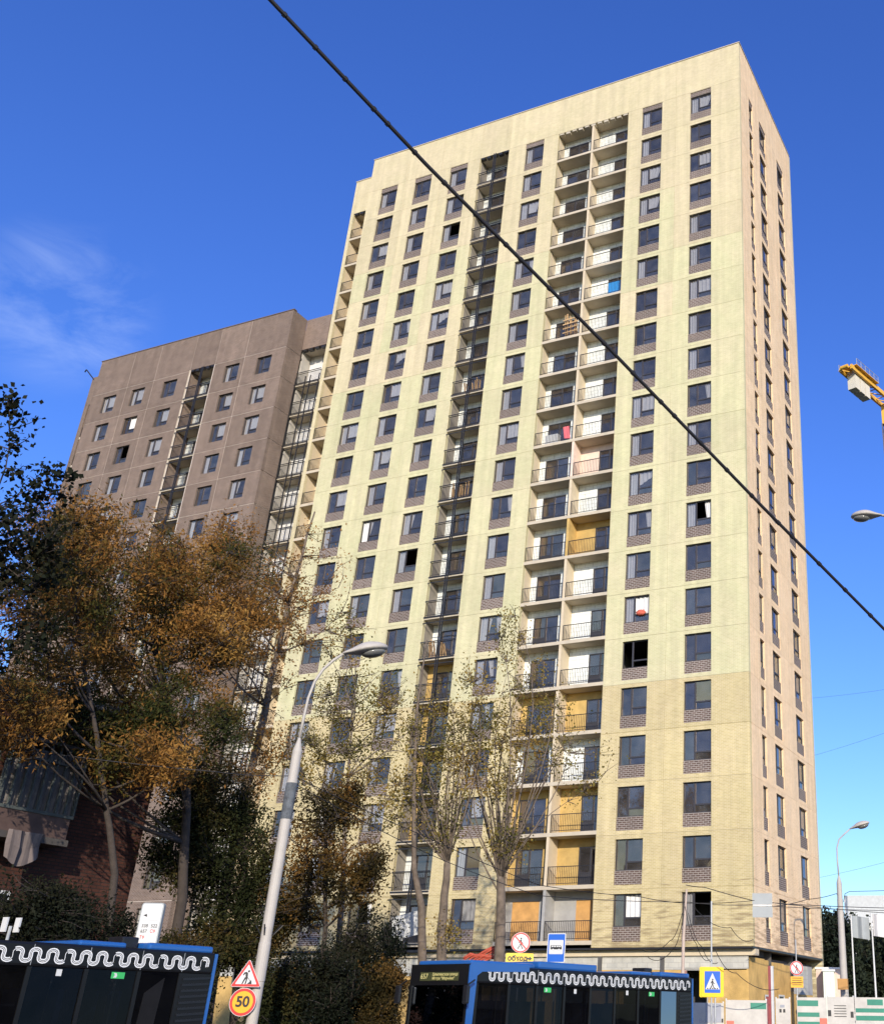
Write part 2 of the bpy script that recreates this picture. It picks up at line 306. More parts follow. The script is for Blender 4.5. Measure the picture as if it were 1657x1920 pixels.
def curtain_mesh(x0, x1, z0, z1, seed, style):
    rr = random.Random(seed); m = MB(); n = 14; prev = None
    ph = rr.random()*6
    for i in range(n+1):
        u = i/n; x = x0+(x1-x0)*u; y = .13+.03*math.sin(u*21+ph)+.015*math.sin(u*47+ph)
        zb = z0; zt = z1; xb = x
        if style == 1: xb = x0+(x1-x0)*(u*.62); 
        if style == 2: zb = z0+(z1-z0)*(.25+.45*u)
        if style == 3: xb = x0+(x1-x0)*(.45+u*.2); x = x0+(x1-x0)*(.2+u*.35)
        if style == 4: xb = x1-(x1-x0)*(u*.35); x = x1-(x1-x0)*u*.5; 
        if prev: m.quad(prev[0], (xb,y+.02,zb), (x,y,zt), prev[1])
        prev = ((xb,y+.02,zb), (x,y,zt))
    return m.mesh('curtain', curt, True, fix=False)
WREV = .13
def window(root, loc, rz, w, h, rnd, narrow=False, force=None):
    mull = None if narrow else round(w*.39, 3); low = round(h*.27, 3)
    o = ob('window', cached(('f',w,h), lambda: frame_mesh(w,h,mull,low)), root, loc, (0,0,rz))
    t = .055
    opn = force == 'open'; allopen = force == 'bare'
    ps = []
    if mull:
        ps.append(('l', t, mull-.05, t, h-t)); ps.append(('r', mull+.05, w-t, low+.045, h-t)); ps.append(('b', mull+.05, w-t, t, low-.045))
    else:
        ps.append(('r', t, w-t, low+.045, h-t)); ps.append(('b', t, w-t, t, low-.045))
    for k, a, b, c, d in ps:
        if (opn and k == 'r') or allopen or (force == 'openl' and k == 'l'): continue
        ob('pane', cached(('p',w,h,k,rz), lambda: pane_mesh(a,b,c,d,glz_s if rz else glz)), o)
    if allopen: return o
    v = rnd.random()
    def cu(k, a, b, c, d, st): ob('curtain', cached(('c',w,h,k,st), lambda: curtain_mesh(a,b,c,d,hash((k,st))%97,st)), o)
    if mull:
        x0, x1, x2 = t, mull-.05, w-t
        if force == 'none': return o
        if v < .54: cu('l', x0, x1, .06, h-.06, 0)
        elif v < .60: cu('l', x0, x1+.25, .06, h-.06, 1)
        v = rnd.random()
        if v < .22: cu('r', mull+.05, x2, low+.04, h-.06, 0)
        elif v < .29: cu('r', mull+.05, x2, low+.04, h-.06, 1)
        elif v < .35: cu('r', mull+.05, x2, low+.04, h-.06, 4)
        elif v < .39: cu('r', mull+.05, x2, low-.1, h-.06, 3)
        elif v < .43: cu('r', mull+.05, x2, low, h-.06, 2)
    elif v < .6: cu('n', t, w-t, .06, h-.06, int(v*10)%2)
    return o
def brick_panel(root, loc, rz, w, h):
    ob('brick_panel', cached(('s',w,h), lambda: MB().box(0,w,0,.16,0,h).mesh('brick_panel', spa)), root, loc, (0,0,rz))
def railing_mesh(w, h=1.08, posts=True, sp_=.115):
    m = MB(); m.box(0,w,0,.045,h-.04,h); m.box(0,w,.005,.04,.10,.13)
    n = int(w/sp_)
    for i in range(n+1):
        x = .012+(w-.024)*i/n; m.box(x-.009,x+.009,.012,.032,.13,h-.04)
    for x in (0, w-.04): m.box(x,x+.04,.002,.042,0,h-.04)
    return m.mesh('railing', railm)
def door_mesh(w, h):
    m = MB(); t = .07
    m.box(0,t,0,.08,0,h); m.box(w-t,w,0,.08,0,h); m.box(t,w-t,0,.08,0,t); m.box(t,w-t,0,.08,h-t,h); m.box(w/2-.05,w/2+.05,-.01,.08,t,h-t); m.box(t,w/2-.05,0,.08,.75,.83)
    return m.mesh('balcony_door', fram)
def balcony_door(root, loc, w, h, rnd, film=None):
    o = ob('balcony_door', cached(('d',w,h), lambda: door_mesh(w,h)), root, loc)
    ob('pane', cached(('dp',w,h), lambda: pane_mesh(.07,w/2-.05,.83,h-.07)), o); ob('pane', cached(('dq',w,h), lambda: pane_mesh(w/2+.05,w-.07,.07,h-.07)), o)
    ob('lower_panel', cached(('dl',w,h), lambda: MB().box(.07,w/2-.05,.02,.05,.07,.75).mesh('lower_panel', fram)), o)
    if film: MB().box(.05,w-.05,-.03,-.015,.05,h-.25).build('protective_film', film, o)
    return o
def loggia(root, x0, x1, yf, depth, ks, ztop, doors, backmat, rnd, dividers=(), rail=True, grid=False, sidem=None, slab_over=.0, film={}):
    """recessed balcony column: slabs, back walls with door openings, railings"""
    sidem = sidem or plaster
    for k in ks:
        zs = Z0+H*k
        MB().box(x0,x1,yf+.012-slab_over,yf+depth+.15,zs-.13,zs+.09).build('balcony_slab', slabm, root)
        top = zs+H-.13 if k != ks[-1] else ztop
        bays = [x0, *dividers, x1]
        for i in range(len(bays)-1):
            a = bays[i]+(.09 if i else 0); b = bays[i+1]-(.09 if i < len(bays)-2 else 0)
            d0, d1 = doors[i]; dh = 2.28; bm_ = backmat(k, i); m = MB(); yb = yf+depth
            if d0 > a+.02: m.box(a,d0,yb,yb+.15,zs+.09,top)
            if d1 < b-.02: m.box(d1,b,yb,yb+.15,zs+.09,top)
            m.box(d0,d1,yb,yb+.15,zs+.09+dh,top)
            m.build('back_wall', bm_, root)
            if not (k == 0 and bm_ is conc):
                balcony_door(root, (d0,yb+.03,zs+.09), round(d1-d0,3), dh, rnd, film.get((k,i)))
            else: MB().box(d0,d1,yb+.03,yb+.08,zs+.09,zs+.09+dh).build('boarded_door', board, root)
            if rail: ob('railing', cached(('r',round(b-a-.04,2)), lambda: railing_mesh(round(b-a-.04,2))), root, (a+.02,yf+.05,zs+.09))
        for d in dividers: MB().box(d-.09,d+.09,yf+.03,yf+depth,zs+.09,zs+H-.13 if k != ks[-1] else ztop).build('divider', conc if k == 0 else (insul if backmat(k,1) is insul and k == 8 else pinkw if k == 10 else plaster), root)
    # side cheeks and ceiling
    MB().box(x0-.2,x0,yf+.31,yf+depth+.15,Z0-.13,ztop).build('loggia_cheek', sidem, root); MB().box(x1,x1+.2,yf+.31,yf+depth+.15,Z0-.13,ztop).build('loggia_cheek', sidem, root)
    MB().box(x0,x1,yf+.31,yf+depth+.15,ztop,ztop+.2).build('loggia_ceiling', slabm, root)
    m = MB(); n = max(4, int((x1-x0)/.55))
    for i in range(n): m.box(x0+(x1-x0)*(i+.15)/n, x0+(x1-x0)*(i+.8)/n, yf+.02, yf+.3, ztop-.16-(.06 if i%2 else 0), ztop-.01)
    m.build('ceiling_bracket', railm if not dividers else capm, root)
    if grid:
        m = MB()
        for x in (x0+.06, x0+(x1-x0)*.42, x0+(x1-x0)*.62, x1-.06) if grid == 2 else (x0+(x1-x0)*.5, x0+(x1-x0)*.56): m.box(x-.035,x+.035,yf-.1,yf-.03,Z0-.3,ztop-3.0 if grid == 2 else ztop)
        for k in ks:
            zs = Z0+H*k
            for dz in (.02, 1.2, -.42): m.box(x0+.02,x1-.02,yf-.085,yf-.045,zs+dz-.03,zs+dz+.03)
        m.build('steel_frame', railm, root)

rw = random.Random(3); rpm = random.Random(2)
def facade(root, cols, xl, zl, x_of, rz, mtf, mort, topk, gap, w_forces={}, top_panel=True, th=.3, spandrel=True, open_cols=()):
    """grid of panels between joint lines xl and zl; cols = window column spans; x_of maps local (x,z)->world loc"""
    for i in range(len(xl)-1):
        if i in open_cols: continue
        cs = [c for c in cols if xl[i] < (c[0]+c[1])/2 < xl[i+1]]
        for j in range(len(zl)-1):
            holes = []
            for c in cs:
                for k in range(topk+1):
                    zb = Z0+H*k; zt = zb+2.52+(.48 if (k == topk and top_panel) else 0)
                    if not spandrel: zb += .78
                    if zl[j] < (zb+.3) < zl[j+1]: holes.append((round(c[0]-xl[i]-gap/2,4), round(c[1]-xl[i]-gap/2,4), round(zb-zl[j]-gap/2,4), round(zt-zl[j]-gap/2,4)))
            w, h = round(xl[i+1]-xl[i]-gap,4), round(zl[j+1]-zl[j]-gap,4); mt = mtf(j) if callable(mtf) else mtf
            ob('facade_panel', cached(('fp',w,h,tuple(holes),mt.name), lambda: panel_mesh(w,h,holes,th,mt,True)), root, x_of(xl[i]+gap/2, 0, zl[j]+gap/2), (0,0,rz))
    for ci, c in enumerate(cols):
        w = round(c[1]-c[0],3)
        for k in range(topk+1):
            zb = Z0+H*k
            window(root, x_of(c[0], WREV, zb+.78), rz, w, 1.74, rw, narrow=w < 1.2, force=w_forces.get((ci,k)))
            if spandrel: brick_panel(root, x_of(c[0], .045, zb), rz, w, .775)
            if k == topk and top_panel: brick_panel(root, x_of(c[0], .045, zb+2.525), rz, w, .475)
def joints(root, xl, zl, x_of, rz, mort, gap, skip=()):
    m = MB(); g2 = gap*2
    for i, x in enumerate(xl[1:-1], 1): m.box(x-g2,x+g2,.018,.06,zl[0]+.02,zl[-1]-.02)
    for z in zl[1:-1]:
        for i in range(len(xl)-1):
            if i in skip: continue
            m.box(xl[i]+g2+.001,xl[i+1]-g2-.001,.018,.06,z-g2,z+g2)
    o = m.build('joint_mortar', mort, root, x_of(0,0,0), (0,0,rz)); return o

front = lambda x, y, z: (x, y, z)
side = lambda x, y, z: (-y, x, z)            # local x runs along +Y, facing +X

# ---- light tower
T = empty('apartment_tower', (-17.7, 6, 0), 'tall pale yellow brick tower under construction with peach brick side wall', 'building')
N = 21; ZT = 72.3; ZL = [5.02]+[Z0+H*k-.24 for k in range(1, N)]+[Z0+H*N+.06, ZT-.06]
FC = [(-34.02,-32.26),(-30.41,-28.65),(-26.73,-24.97),(-19.19,-17.43),(-8.36,-6.60),(-4.16,-2.40)]
XL = [-35.45,-31.34,-27.70,-23.72,-20.84,-16.06,-9.60,-5.40,0]
FF = {(5,8):'open',(4,6):'open',(4,5):'bare',(2,8):'open',(1,9):'openl',(2,18):'open',(5,0):'open',(4,0):'open',(5,7):'none',(5,6):'none',(5,5):'none',(5,4):'none',(5,3):'none',(5,2):'none',(5,1):'none',(4,4):'none',(4,3):'none',(4,2):'none',(4,1):'none',(2,0):'open',(0,19):'none'}
ZP = Z0+H*20+3.0
facade(T, FC, XL, [z for z in ZL], front, 0, lambda j: yel_low if j < 5 else yel_mid if j < 14 else yel if j > 17 else rpm.choice((yel, yel_mid)), mortar_y, N-1, .016, FF, open_cols=(3,5))
joints(T, XL, ZL, front, 0, mortar_y, .016, skip=(3,5))
# parapet band above loggias
for a, b in ((-23.714,-20.846),(-16.054,-9.606)):
    ob('facade_panel', panel_mesh(b-a, ZT-.06-68.33, [], .3, yel, True), T, (a,0,68.33))
SC = [(2.2,3.1),(4.75,6.43),(9.5,11.28)]; SL = [.306,3.9,8.0,13.45]
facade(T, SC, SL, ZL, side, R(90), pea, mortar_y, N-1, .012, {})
joints(T, SL, ZL, side, R(90), mortar_y, .012)
MB().box(-35.5,.05,-.05,.35,ZT-.06,ZT+.02).build('parapet_cap', capm, T); MB().box(-.35,.05,.35,13.5,ZT-.06,ZT+.02).build('parapet_cap', capm, T)
MB().box(-35.3,-.3,.3,13.1,71.0,71.3).build('roof', roofm, T)
MB().box(-38.8,0,13.45,13.75,0,ZT).build('rear_wall', yel, T)
m = MB()
for k in range(N+1):
    z = Z0+H*k; m.box(-35.2,-.31,1.9,6.4,z-.22,z)
    for c in FC: m.box(c[0]-1.0,c[1]+1.0,.305,1.9,z-.22,z)
    m.box(-4.8,-.31,6.4,13.2,z-.22,z)
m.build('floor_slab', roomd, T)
m = MB().box(-35.2,-4.9,6.4,6.6,3,71)
for x in (-35.3,-31.4,-27.7,-24.2,-20.3,-16.5,-9.2,-5.4): m.box(x-.1,x+.1,.32 if x not in (-99,) else 2,6.4,3,71)
m.box(-5.0,-4.85,6.6,13.2,3,71); m.box(-4.85,-.31,3.85,3.95,3,71); m.box(-4.85,-.31,7.9,8.1,3,71)
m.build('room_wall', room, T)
rl = random.Random(11)
def bm_tower(k, i):
    if k == 0: return conc
    if k in (4,2,1): return insul
    if k == 8 and i == 1: return insul
    if k == 10 and i == 1: return pinkw
    return blockm
loggia(T, -16.06, -9.60, 0, 1.15, list(range(N)), 68.33, [(-15.6,-13.75),(-11.3,-9.68)], bm_tower, rl, dividers=(-12.83,), sidem=plaster, film={(15,1): bluefilm})
loggia(T, -23.72, -20.84, 0, 1.25, list(range(N)), 68.33, [(-23.0,-21.25)], lambda k, i: insul if k in (4,5,3,2) else blockm, rl, grid=1, sidem=darkc)
# set-back strip between tower and brown block
YS = 1.75
loggia(T, -38.45, -35.45, YS, 1.3, list(range(N)), 68.33, [(-36.9,-35.6)], lambda k, i: plaster, rl, sidem=plaster)
MB().box(-38.8,-38.45,YS,YS+.3,5,ZT-.06).build('corner_pier', yel, T); MB().box(-38.45,-35.45,YS,YS+.3,68.33,ZT-.06).build('facade_panel', yel, T)
MB().box(-38.8,-38.66,YS+.3,13.45,5,ZT-.06).build('end_wall', yel, T)
MB().box(-38.85,-35.5,YS-.05,YS+.35,ZT-.06,ZT+.02).build('parapet_cap', capm, T)
MB().box(-35.45,-35.3,.3,YS,5,ZT-.06).build('return_wall', yel, T)
# balcony clutter
m = MB(); rr = random.Random(5)
for i in range(9): x = -14.3+i*.13; m.beam((x,.35+rr.random()*.1,Z0+42.1), (x+rr.uniform(-.1,.1),.15,Z0+44.0+rr.uniform(-.3,.25)), .1, .03)
for i in range(4): m.beam((-14.4,.1,Z0+42.5+i*.38), (-13.1,.12,Z0+42.6+i*.38), .03, .09)
tag(m.build('plank_stack', wood), 'raw wooden planks leaning on a high loggia railing of the yellow tower', 'planks')
for kk, x0 in ((10,-22.9),(13,-22.8),(6,-23.2)):
    m = MB()
    for i in range(7): x = x0+i*.22; m.beam((x,.5,Z0+kk*3+.1), (x+rr.uniform(-.15,.15),.3,Z0+kk*3+1.2+rr.uniform(-.2,.3)), .16, .03)
    tag(m.build('board_pile', wood), {10:'boards stacked behind the narrow loggia railing, middle of three piles',13:'boards stacked behind the narrow loggia railing, highest of three piles',6:'boards stacked behind the narrow loggia railing, lowest of three piles'}[kk], 'boards', 'board piles in the narrow loggia')
m = MB(); m.box(-15.3,-14.3,.35,.8,Z0+30.1+3,Z0+31.0+3)
for i in range(6): m.box(-15.32,-14.28,.34,.36,Z0+33.14+i*.14,Z0+33.2+i*.14)
tag(m.build('white_crate', white), 'white slatted box on a loggia floor beside a red cloth', 'box')
m = MB(); 
for i in range(8):
    a0, a1 = i/8, (i+1)/8; y = lambda u: .04+.03*math.sin(u*18)
    m.quad((-13.55+a0*.5,y(a0)-.05,Z0+33.25-.1*a0),(-13.55+a1*.5,y(a1)-.05,Z0+33.25-.1*a1),(-13.7+a1*.5,y(a1)-.05,Z0+34.2),(-13.7+a0*.5,y(a0)-.05,Z0+34.2))
tag(m.build('red_cloth', mat('pink_red_cloth', (.65,.14,.16), .9)), 'red and pink cloth hanging on a loggia railing beside white box', 'cloth')
# red bundle in an open window
b = bmesh.new(); bmesh.ops.create_icosphere(b, subdivisions=3, radius=1)
for v in b.verts:
    n = .75+.25*math.sin(v.co.x*7+1)*math.sin(v.co.y*6)*math.sin(v.co.z*8+2); v.co = Vector((v.co.x*.42*n, v.co.y*.22*n, v.co.z*.26*n))
o = bm_ob(b, 'cloth_bundle', mat('red_bundle', (.60,.13,.08), .9, .3, 8), smooth=True, loc=(-7.2,.08,Z0+18+1.35)); tag(o, 'red cloth bundle on the sill of an open tower window', 'bundle')

# ---- tower base
bs = MB()
och = mat('wool_board', (.56,.36,.12), .95, .28, 1.4, bump=.5); oldblk = brick('white_block_course', (.55,.53,.46), (.47,.46,.41), (.42,.40,.36), bw=.62, bh=.25, ms=.015, rnd=.05, var=.15)
def fp(x0, x1, z0, z1, mt, nm='insulation_board', y=.45, th=.12): return MB().box(x0,x1,y,y+th,z0,z1).build(nm, mt, T)
MB().box(-38.6,-.6,.62,.9,0,1.0).build('base_wall', conc, T)
MB().box(-38.7,-.02,-.03,.9,4.92,5.015).build('drip_ledge', railm, T); MB().box(-.9,.03,.9,13.5,4.92,5.015).build('drip_ledge', railm, T)
MB().box(-38.7,.0,.30,.88,4.6,4.915).build('base_beam', plaster, T)
fp(-4.2,-.45,3.95,4.6,oldblk,'block_course',.42); fp(-9.4,-4.2,3.9,4.6,oldblk,'block_course',.43); fp(-20.5,-9.4,4.15,4.6,oldblk,'block_course',.44); fp(-38.5,-20.5,3.6,4.6,oldblk,'block_course',.44)
# front base: boards with openings
rr = random.Random(8)
ops = [(-4.1,-2.75,0.1,3.95),(-11.9,-9.7,1.0,3.7),(-16.2,-13.8,1.0,3.7),(-24.5,-22.5,1.0,3.4),(-31,-28.5,1.0,3.4)]
x = -38.4
edges = sorted({-38.4,-.45,*[v for q in ops for v in q[:2]],-36,-33.4,-26.4,-20.5,-18.2,-7.7,-6.0})
for a, b_ in zip(edges[:-1], edges[1:]):
    op = next((q for q in ops if q[0]-.01 <= a and b_ <= q[1]+.01), None)
    top = 3.89 if a > -9.5 else 4.14 if a > -20.6 else 3.59
    if op:
        if op[3] < top-.05: fp(a+.004,b_-.004,op[3],top,och)
        if op[2] > .3: fp(a+.004,b_-.004,.0,op[2],och)
        f_ = MB(); t = .08
        f_.box(a,a+t,.47,.57,op[2],op[3]); f_.box(b_-t,b_,.47,.57,op[2],op[3]); f_.box(a+t,b_-t,.47,.57,op[3]-t,op[3]); 
        if op[2] > .3:
            w_ = f_.build('shop_window', fram, T); MB().quad((a+t,.52,op[2]),(b_-t,.52,op[2]),(b_-t,.52,op[3]-t),(a+t,.52,op[3]-t)).build('pane', glz, w_)
            if -12 < a < -9: MB().box(a+t,b_-t,.50,.51,op[3]-.55,op[3]-t-.02).build('green_film', mat('green_film', (.05,.42,.28), .5), w_)
        else: f_.build('door_frame', conc, T)
    else: fp(a+.004,b_-.004,0,top,och)
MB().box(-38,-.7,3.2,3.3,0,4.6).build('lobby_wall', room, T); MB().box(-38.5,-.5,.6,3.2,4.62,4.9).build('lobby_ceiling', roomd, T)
m = MB()
for i in range(15): m.box(-4.12-.1*rr.random(),-4.0,.40,.50,.3+i*.24,.3+i*.24+.2)
m.build('broken_brick_jamb', mat('broken_brick', (.42,.22,.17), .9, .4, 6), T)
# side base
sops = [(3.15,3.95,0,2.75),(5.6,6.7,0,2.8)]
def fs(y0, y1, z0, z1, mt, nm='insulation_board', x=-.45): return MB().box(x-.12,x,y0,y1,z0,z1).build(nm, mt, T)
for y0, y1, z0, z1 in ((.46,3.15,0,4.55),(3.15,3.95,2.75,4.5),(3.95,5.6,0,4.45),(5.6,6.7,2.8,4.45),(6.7,8.6,0,4.4),(8.6,12.6,0,2.9)): fs(y0+.004,y1-.004,z0,z1-.01,och)
fs(8.6,11.6,2.9,4.5,oldblk,'block_course'); fs(11.6,12.6,2.9,4.5,conc,'concrete_pier')
MB().box(-.75,-.6,.6,13,0,4.6).build('base_wall', room, T)
for (y0, y1, z0, z1), mt_ in zip(sops, (mat('red_door', (.35,.08,.09), .5), black)):
    d = MB().box(-.52,-.44,y0,y0+.09,0,z1).box(-.52,-.44,y1-.09,y1,0,z1).box(-.52,-.44,y0+.09,y1-.09,z1-.09,z1).build('entrance_door', white, T)
    MB().box(-.52,-.48,y0+.09,y1-.09,0,z1-.09).build('door_leaf', mt_, d)
MB().box(-.42,-.36,6.2,6.68,.2,2.3).build('open_door_leaf', white, T)

# ---- brown block
B = empty('apartment_block', (-53, 6, 0), 'brown brick apartment block joined to the left of the tower', 'building')
NB = 16; ZBT = 57.22; ZLB = [2.6]+[Z0+H*k-.02 for k in range(0, NB)]+[Z0+H*NB, ZBT-.05]
BC = [(-62.8,-61.12),(-59.23,-57.6),(-55.38,-53.73),(-48.18,-46.55),(-44.6,-42.98)]
BX = [-64.4,-60.02,-56.7,-52.4,-49.5,-46.1,-41.5]
facade(B, BC, BX, ZLB, front, 0, brn, mortar_b, NB-1, .042, {(1,13):'open',(0,12):'none',(1,14):'open',(2,11):'none',(3,11):'none'}, top_panel=False, spandrel=False, open_cols=(3,))
joints(B, BX, ZLB, front, 0, mortar_b, .042, skip=(3,))
ob('facade_panel', panel_mesh(2.87, ZBT-.05-53.4, [], .3, brn, True), B, (-52.385,0,53.4))
# corner return facing the tower, same panel joints
for j in range(len(ZLB)-1): MB().box(-41.8,-41.5,.306,1.75,ZLB[j]+.022,ZLB[j+1]-.022).build('facade_panel', brn, B)
MB().box(-41.79,-41.53,.31,1.74,2.6,ZBT-.1).build('joint_mortar', mortar_b, B)
MB().box(-64.45,-41.46,-.05,.35,ZBT-.05,ZBT+.02).build('parapet_cap', mat('brown_cap', (.16,.12,.10), .6), B)
MB().box(-64.2,-41.7,.3,13.2,56.0,56.3).build('roof', roofm, B); MB().box(-67.6,-38.9,13.2,13.45,0,ZBT).build('rear_wall', brn, B)
loggia(B, -52.385, -49.515, 0, 1.5, list(range(NB)), 53.4, [(-51.7,-49.75)], lambda k, i: blockm, rl, grid=1, sidem=brn)
MB().box(-52.43,-52.39,-.04,.02,5,53.4).build('edge_trim', capm, B)
loggia(B, -41.5, -38.85, YS, 1.3, list(range(NB)), 54.0, [(-39.95,-38.95)], lambda k, i: curt if k > 0 else blockm, rl, grid=2, sidem=greyp)
MB().box(-41.49,-38.86,YS,YS+.3,54.0,ZBT-.05).build('facade_panel', brn, B)
loggia(B, -67.1, -64.4, YS, 1.3, list(range(NB)), 54.0, [(-65.9,-64.6)], lambda k, i: plaster, rl, sidem=plaster)
MB().box(-67.6,-67.1,YS,YS+.3,2,ZBT-.05).build('corner_pier', brn, B); MB().box(-67.1,-64.4,YS,YS+.3,54.0,ZBT-.05).build('facade_panel', brn, B); MB().box(-67.6,-67.45,YS+.3,13.2,0,ZBT-.05).build('end_wall', brn, B)
MB().beam((-67.4,YS,ZBT-.3),(-68.6,YS-.2,ZBT+1.0),.09).beam((-68.6,YS-.2,ZBT+1.0),(-68.75,YS-.2,ZBT+.75),.09).build('drain_spout', railm, B)
m = MB()
for k in range(NB+1): m.box(-64.3,-41.6,.305 if False else 1.6,6.2,Z0+H*k-.2,Z0+H*k)
for k in range(NB+1):
    for c in BC: m.box(c[0]-.9,c[1]+.9,.305,1.6,Z0+H*k-.2,Z0+H*k)
m.build('floor_slab', roomd, B)
m = MB().box(-64.3,-41.6,6.2,6.4,0,56)
for x in (-64.3,-60.3,-56.5,-52.9,-49.0,-45.4,-41.9): m.box(x-.08,x+.08,.32,6.2,0,56)
m.build('room_wall', room, B)
MB().box(-67.5,-38.9,.35,.6,0,2.6).build('base_wall', conc, B)

# ------------------------------------------------------------------ old brick house at the left, shade put into its colours
OX = -13.35; OH = 10.9
OB = empty('brick_house', (OX-5, -42, 0), 'old dark red brick house with glazed balcony behind the trees', 'building')
YE = -28.6
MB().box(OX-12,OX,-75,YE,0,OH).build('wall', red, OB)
MB().prism([(OX,-75,OH),(OX+.45,-75,OH+.08),(OX+.45,-75,OH+.3),(OX-12,-75,OH+.4),(OX-12,-75,OH)], (0,75+YE+.3,0)).build('cornice', mat('old_whitewash', (.22,.20,.185), .9, .3), OB)
m = MB()
for i in range(7): m.box(OX,OX+.05,-75,YE,OH-.35-i*.3,OH-.2-i*.3)
m.build('brick_band', red, OB)
gp = mat('weathered_frame', (.07,.08,.074), .7, .3, 5)
oldc = mat('shaded_concrete', (.07,.062,.056), .9, .25); bw_ = MB().box(OX,OX+1.0,-35.1,-32.3,6.3,6.5).build('balcony', oldc, OB); MB().box(OX,OX+1.1,-35.2,-32.2,9.3,9.4).build('balcony_roof', oldc, bw_)  # dark concrete tone stands for shade on the balcony
m = MB()
for i in range(9): y = -35.05+i*.335; m.box(OX+.92,OX+.99,y,y+.06,7.2,9.3)
m.box(OX+.9,OX+1.0,-35.08,-32.32,7.15,7.25); m.box(OX+.9,OX+1.0,-35.08,-32.32,8.75,8.82)
for i in range(3): m.box(OX+.05+i*.4,OX+.11+i*.4,-35.08,-35.02,7.2,9.3); m.box(OX+.05+i*.4,OX+.11+i*.4,-32.38,-32.32,7.2,9.3)
m.build('balcony_frame', gp, bw_)
MB().box(OX+.93,OX+.97,-35.0,-32.4,6.5,7.15).build('balcony_parapet', mat('rust_panel', (.09,.055,.045), .8, .3), bw_)
m = MB()
prev = None
for i in range(41):
    u = i/40; p = (OX+.86+.03*math.sin(u*70), -35.0+2.6*u)
    if prev: m.quad((prev[0],prev[1],7.25),(p[0],p[1],7.25),(p[0],p[1],9.1),(prev[0],prev[1],9.1))
    prev = p
m.build('curtain', mat('old_lace', (.13,.115,.105), .9, .3, 5), bw_)
for (y0, z0) in ((-38.6,7.2),(-34.4,3.2),(-38.6,3.2)):
    w_ = MB().box(OX-.02,OX+.03,y0,y0+1.3,z0,z0+1.7).build('window', white, OB)
    MB().box(OX+.031,OX+.04,y0+.1,y0+.6,z0+.1,z0+1.6).build('pane', black, w_); MB().box(OX+.031,OX+.04,y0+.7,y0+1.2,z0+.1,z0+1.6).build('pane', black, w_)
    MB().box(OX,OX+.16,y0-.1,y0+1.4,z0-.08,z0-.02).build('sill', conc, w_)
m = MB(); n = 12; prev = None
for i in range(n+1):
    u = i/n; y = -34.5+1.25*u; x = OX+1.06+.05*math.sin(u*9)+.03*math.sin(u*23); zb = 5.75-.28*math.sin(u*math.pi)+.1*u; cur = ((x,y,6.55),(x+.10*math.sin(u*5),y,(6.55+zb)/2),(x+.02,y+.1*(.5-u),zb))
    if prev:
        for k in range(2): m.quad(prev[k], cur[k], cur[k+1], prev[k+1])
    prev = cur
tag(m.build('hanging_cloth', mat('grey_pink_cloth', (.15,.12,.11), .9, .2), smooth=True), 'pale cloth hanging below the glazed balcony of the brick house', 'cloth')

# ------------------------------------------------------------------ trees
barkd = mat('dark_bark', (.05,.038,.03), .95, .3, 4, bump=.6); barkp = mat('poplar_bark', (.15,.115,.085), .95, .5, 3.5, bump=1.0); barkb = mat('grey_bark', (.16,.13,.105), .95, .3, 3, bump=.5)
def leaf_mesh(name, centers, n_each, spread, size, aspect, mt, droop=.3, seed=0, starts=None):
    rg = np.random.default_rng(seed); C_ = np.asarray(centers, float); ne = np.asarray(n_each) if hasattr(n_each,'__len__') else np.full(len(C_), n_each)
    c = np.repeat(C_, ne, axis=0); n = len(c)
    if starts is not None:
        st = np.repeat(np.asarray(starts), ne, axis=0); c = st+(c-st)*rg.uniform(.25,1.08,n)[:,None]; spread *= .62
    c = c + rg.normal(0, 1, (n,3))*np.array([spread, spread, spread*.9])
    d = rg.normal(0,1,(n,3)); d[:,2] -= droop*2; d /= np.linalg.norm(d,axis=1)[:,None]
    q = rg.normal(0,1,(n,3)); w = np.cross(d,q); w /= np.linalg.norm(w,axis=1)[:,None]
    nn = np.cross(d,w)
    s = size*rg.uniform(.6,1.25,n)[:,None]; a = s*aspect
    v = np.stack([c-d*s*.5, c+w*a*.5+nn*a*.12, c+d*s*.5, c-w*a*.5+nn*a*.12],1).reshape(-1,3)
    me = bpy.data.meshes.new(name); me.vertices.add(4*n); me.vertices.foreach_set('co', v.astype(np.float32).ravel())
    me.loops.add(4*n); me.loops.foreach_set('vertex_index', np.arange(4*n, dtype=np.int32)); me.polygons.add(n)
    me.polygons.foreach_set('loop_start', np.arange(0,4*n,4,dtype=np.int32)); me.polygons.foreach_set('loop_total', np.full(n,4,dtype=np.int32))
    me.materials.append(mt); me.update(calc_edges=True); return me
def curve_pts(a, b, bend, n=5, up=0):
    a = Vector(a); b = Vector(b); out = []
    off = Vector((random.uniform(-1,1), random.uniform(-1,1), random.uniform(-.4,.4)))*bend
    for i in range(n+1):
        t = i/n; p = a.lerp(b, t) + off*math.sin(math.pi*t) + Vector((0,0,up*math.sin(math.pi*t))); out.append(p)
    return out
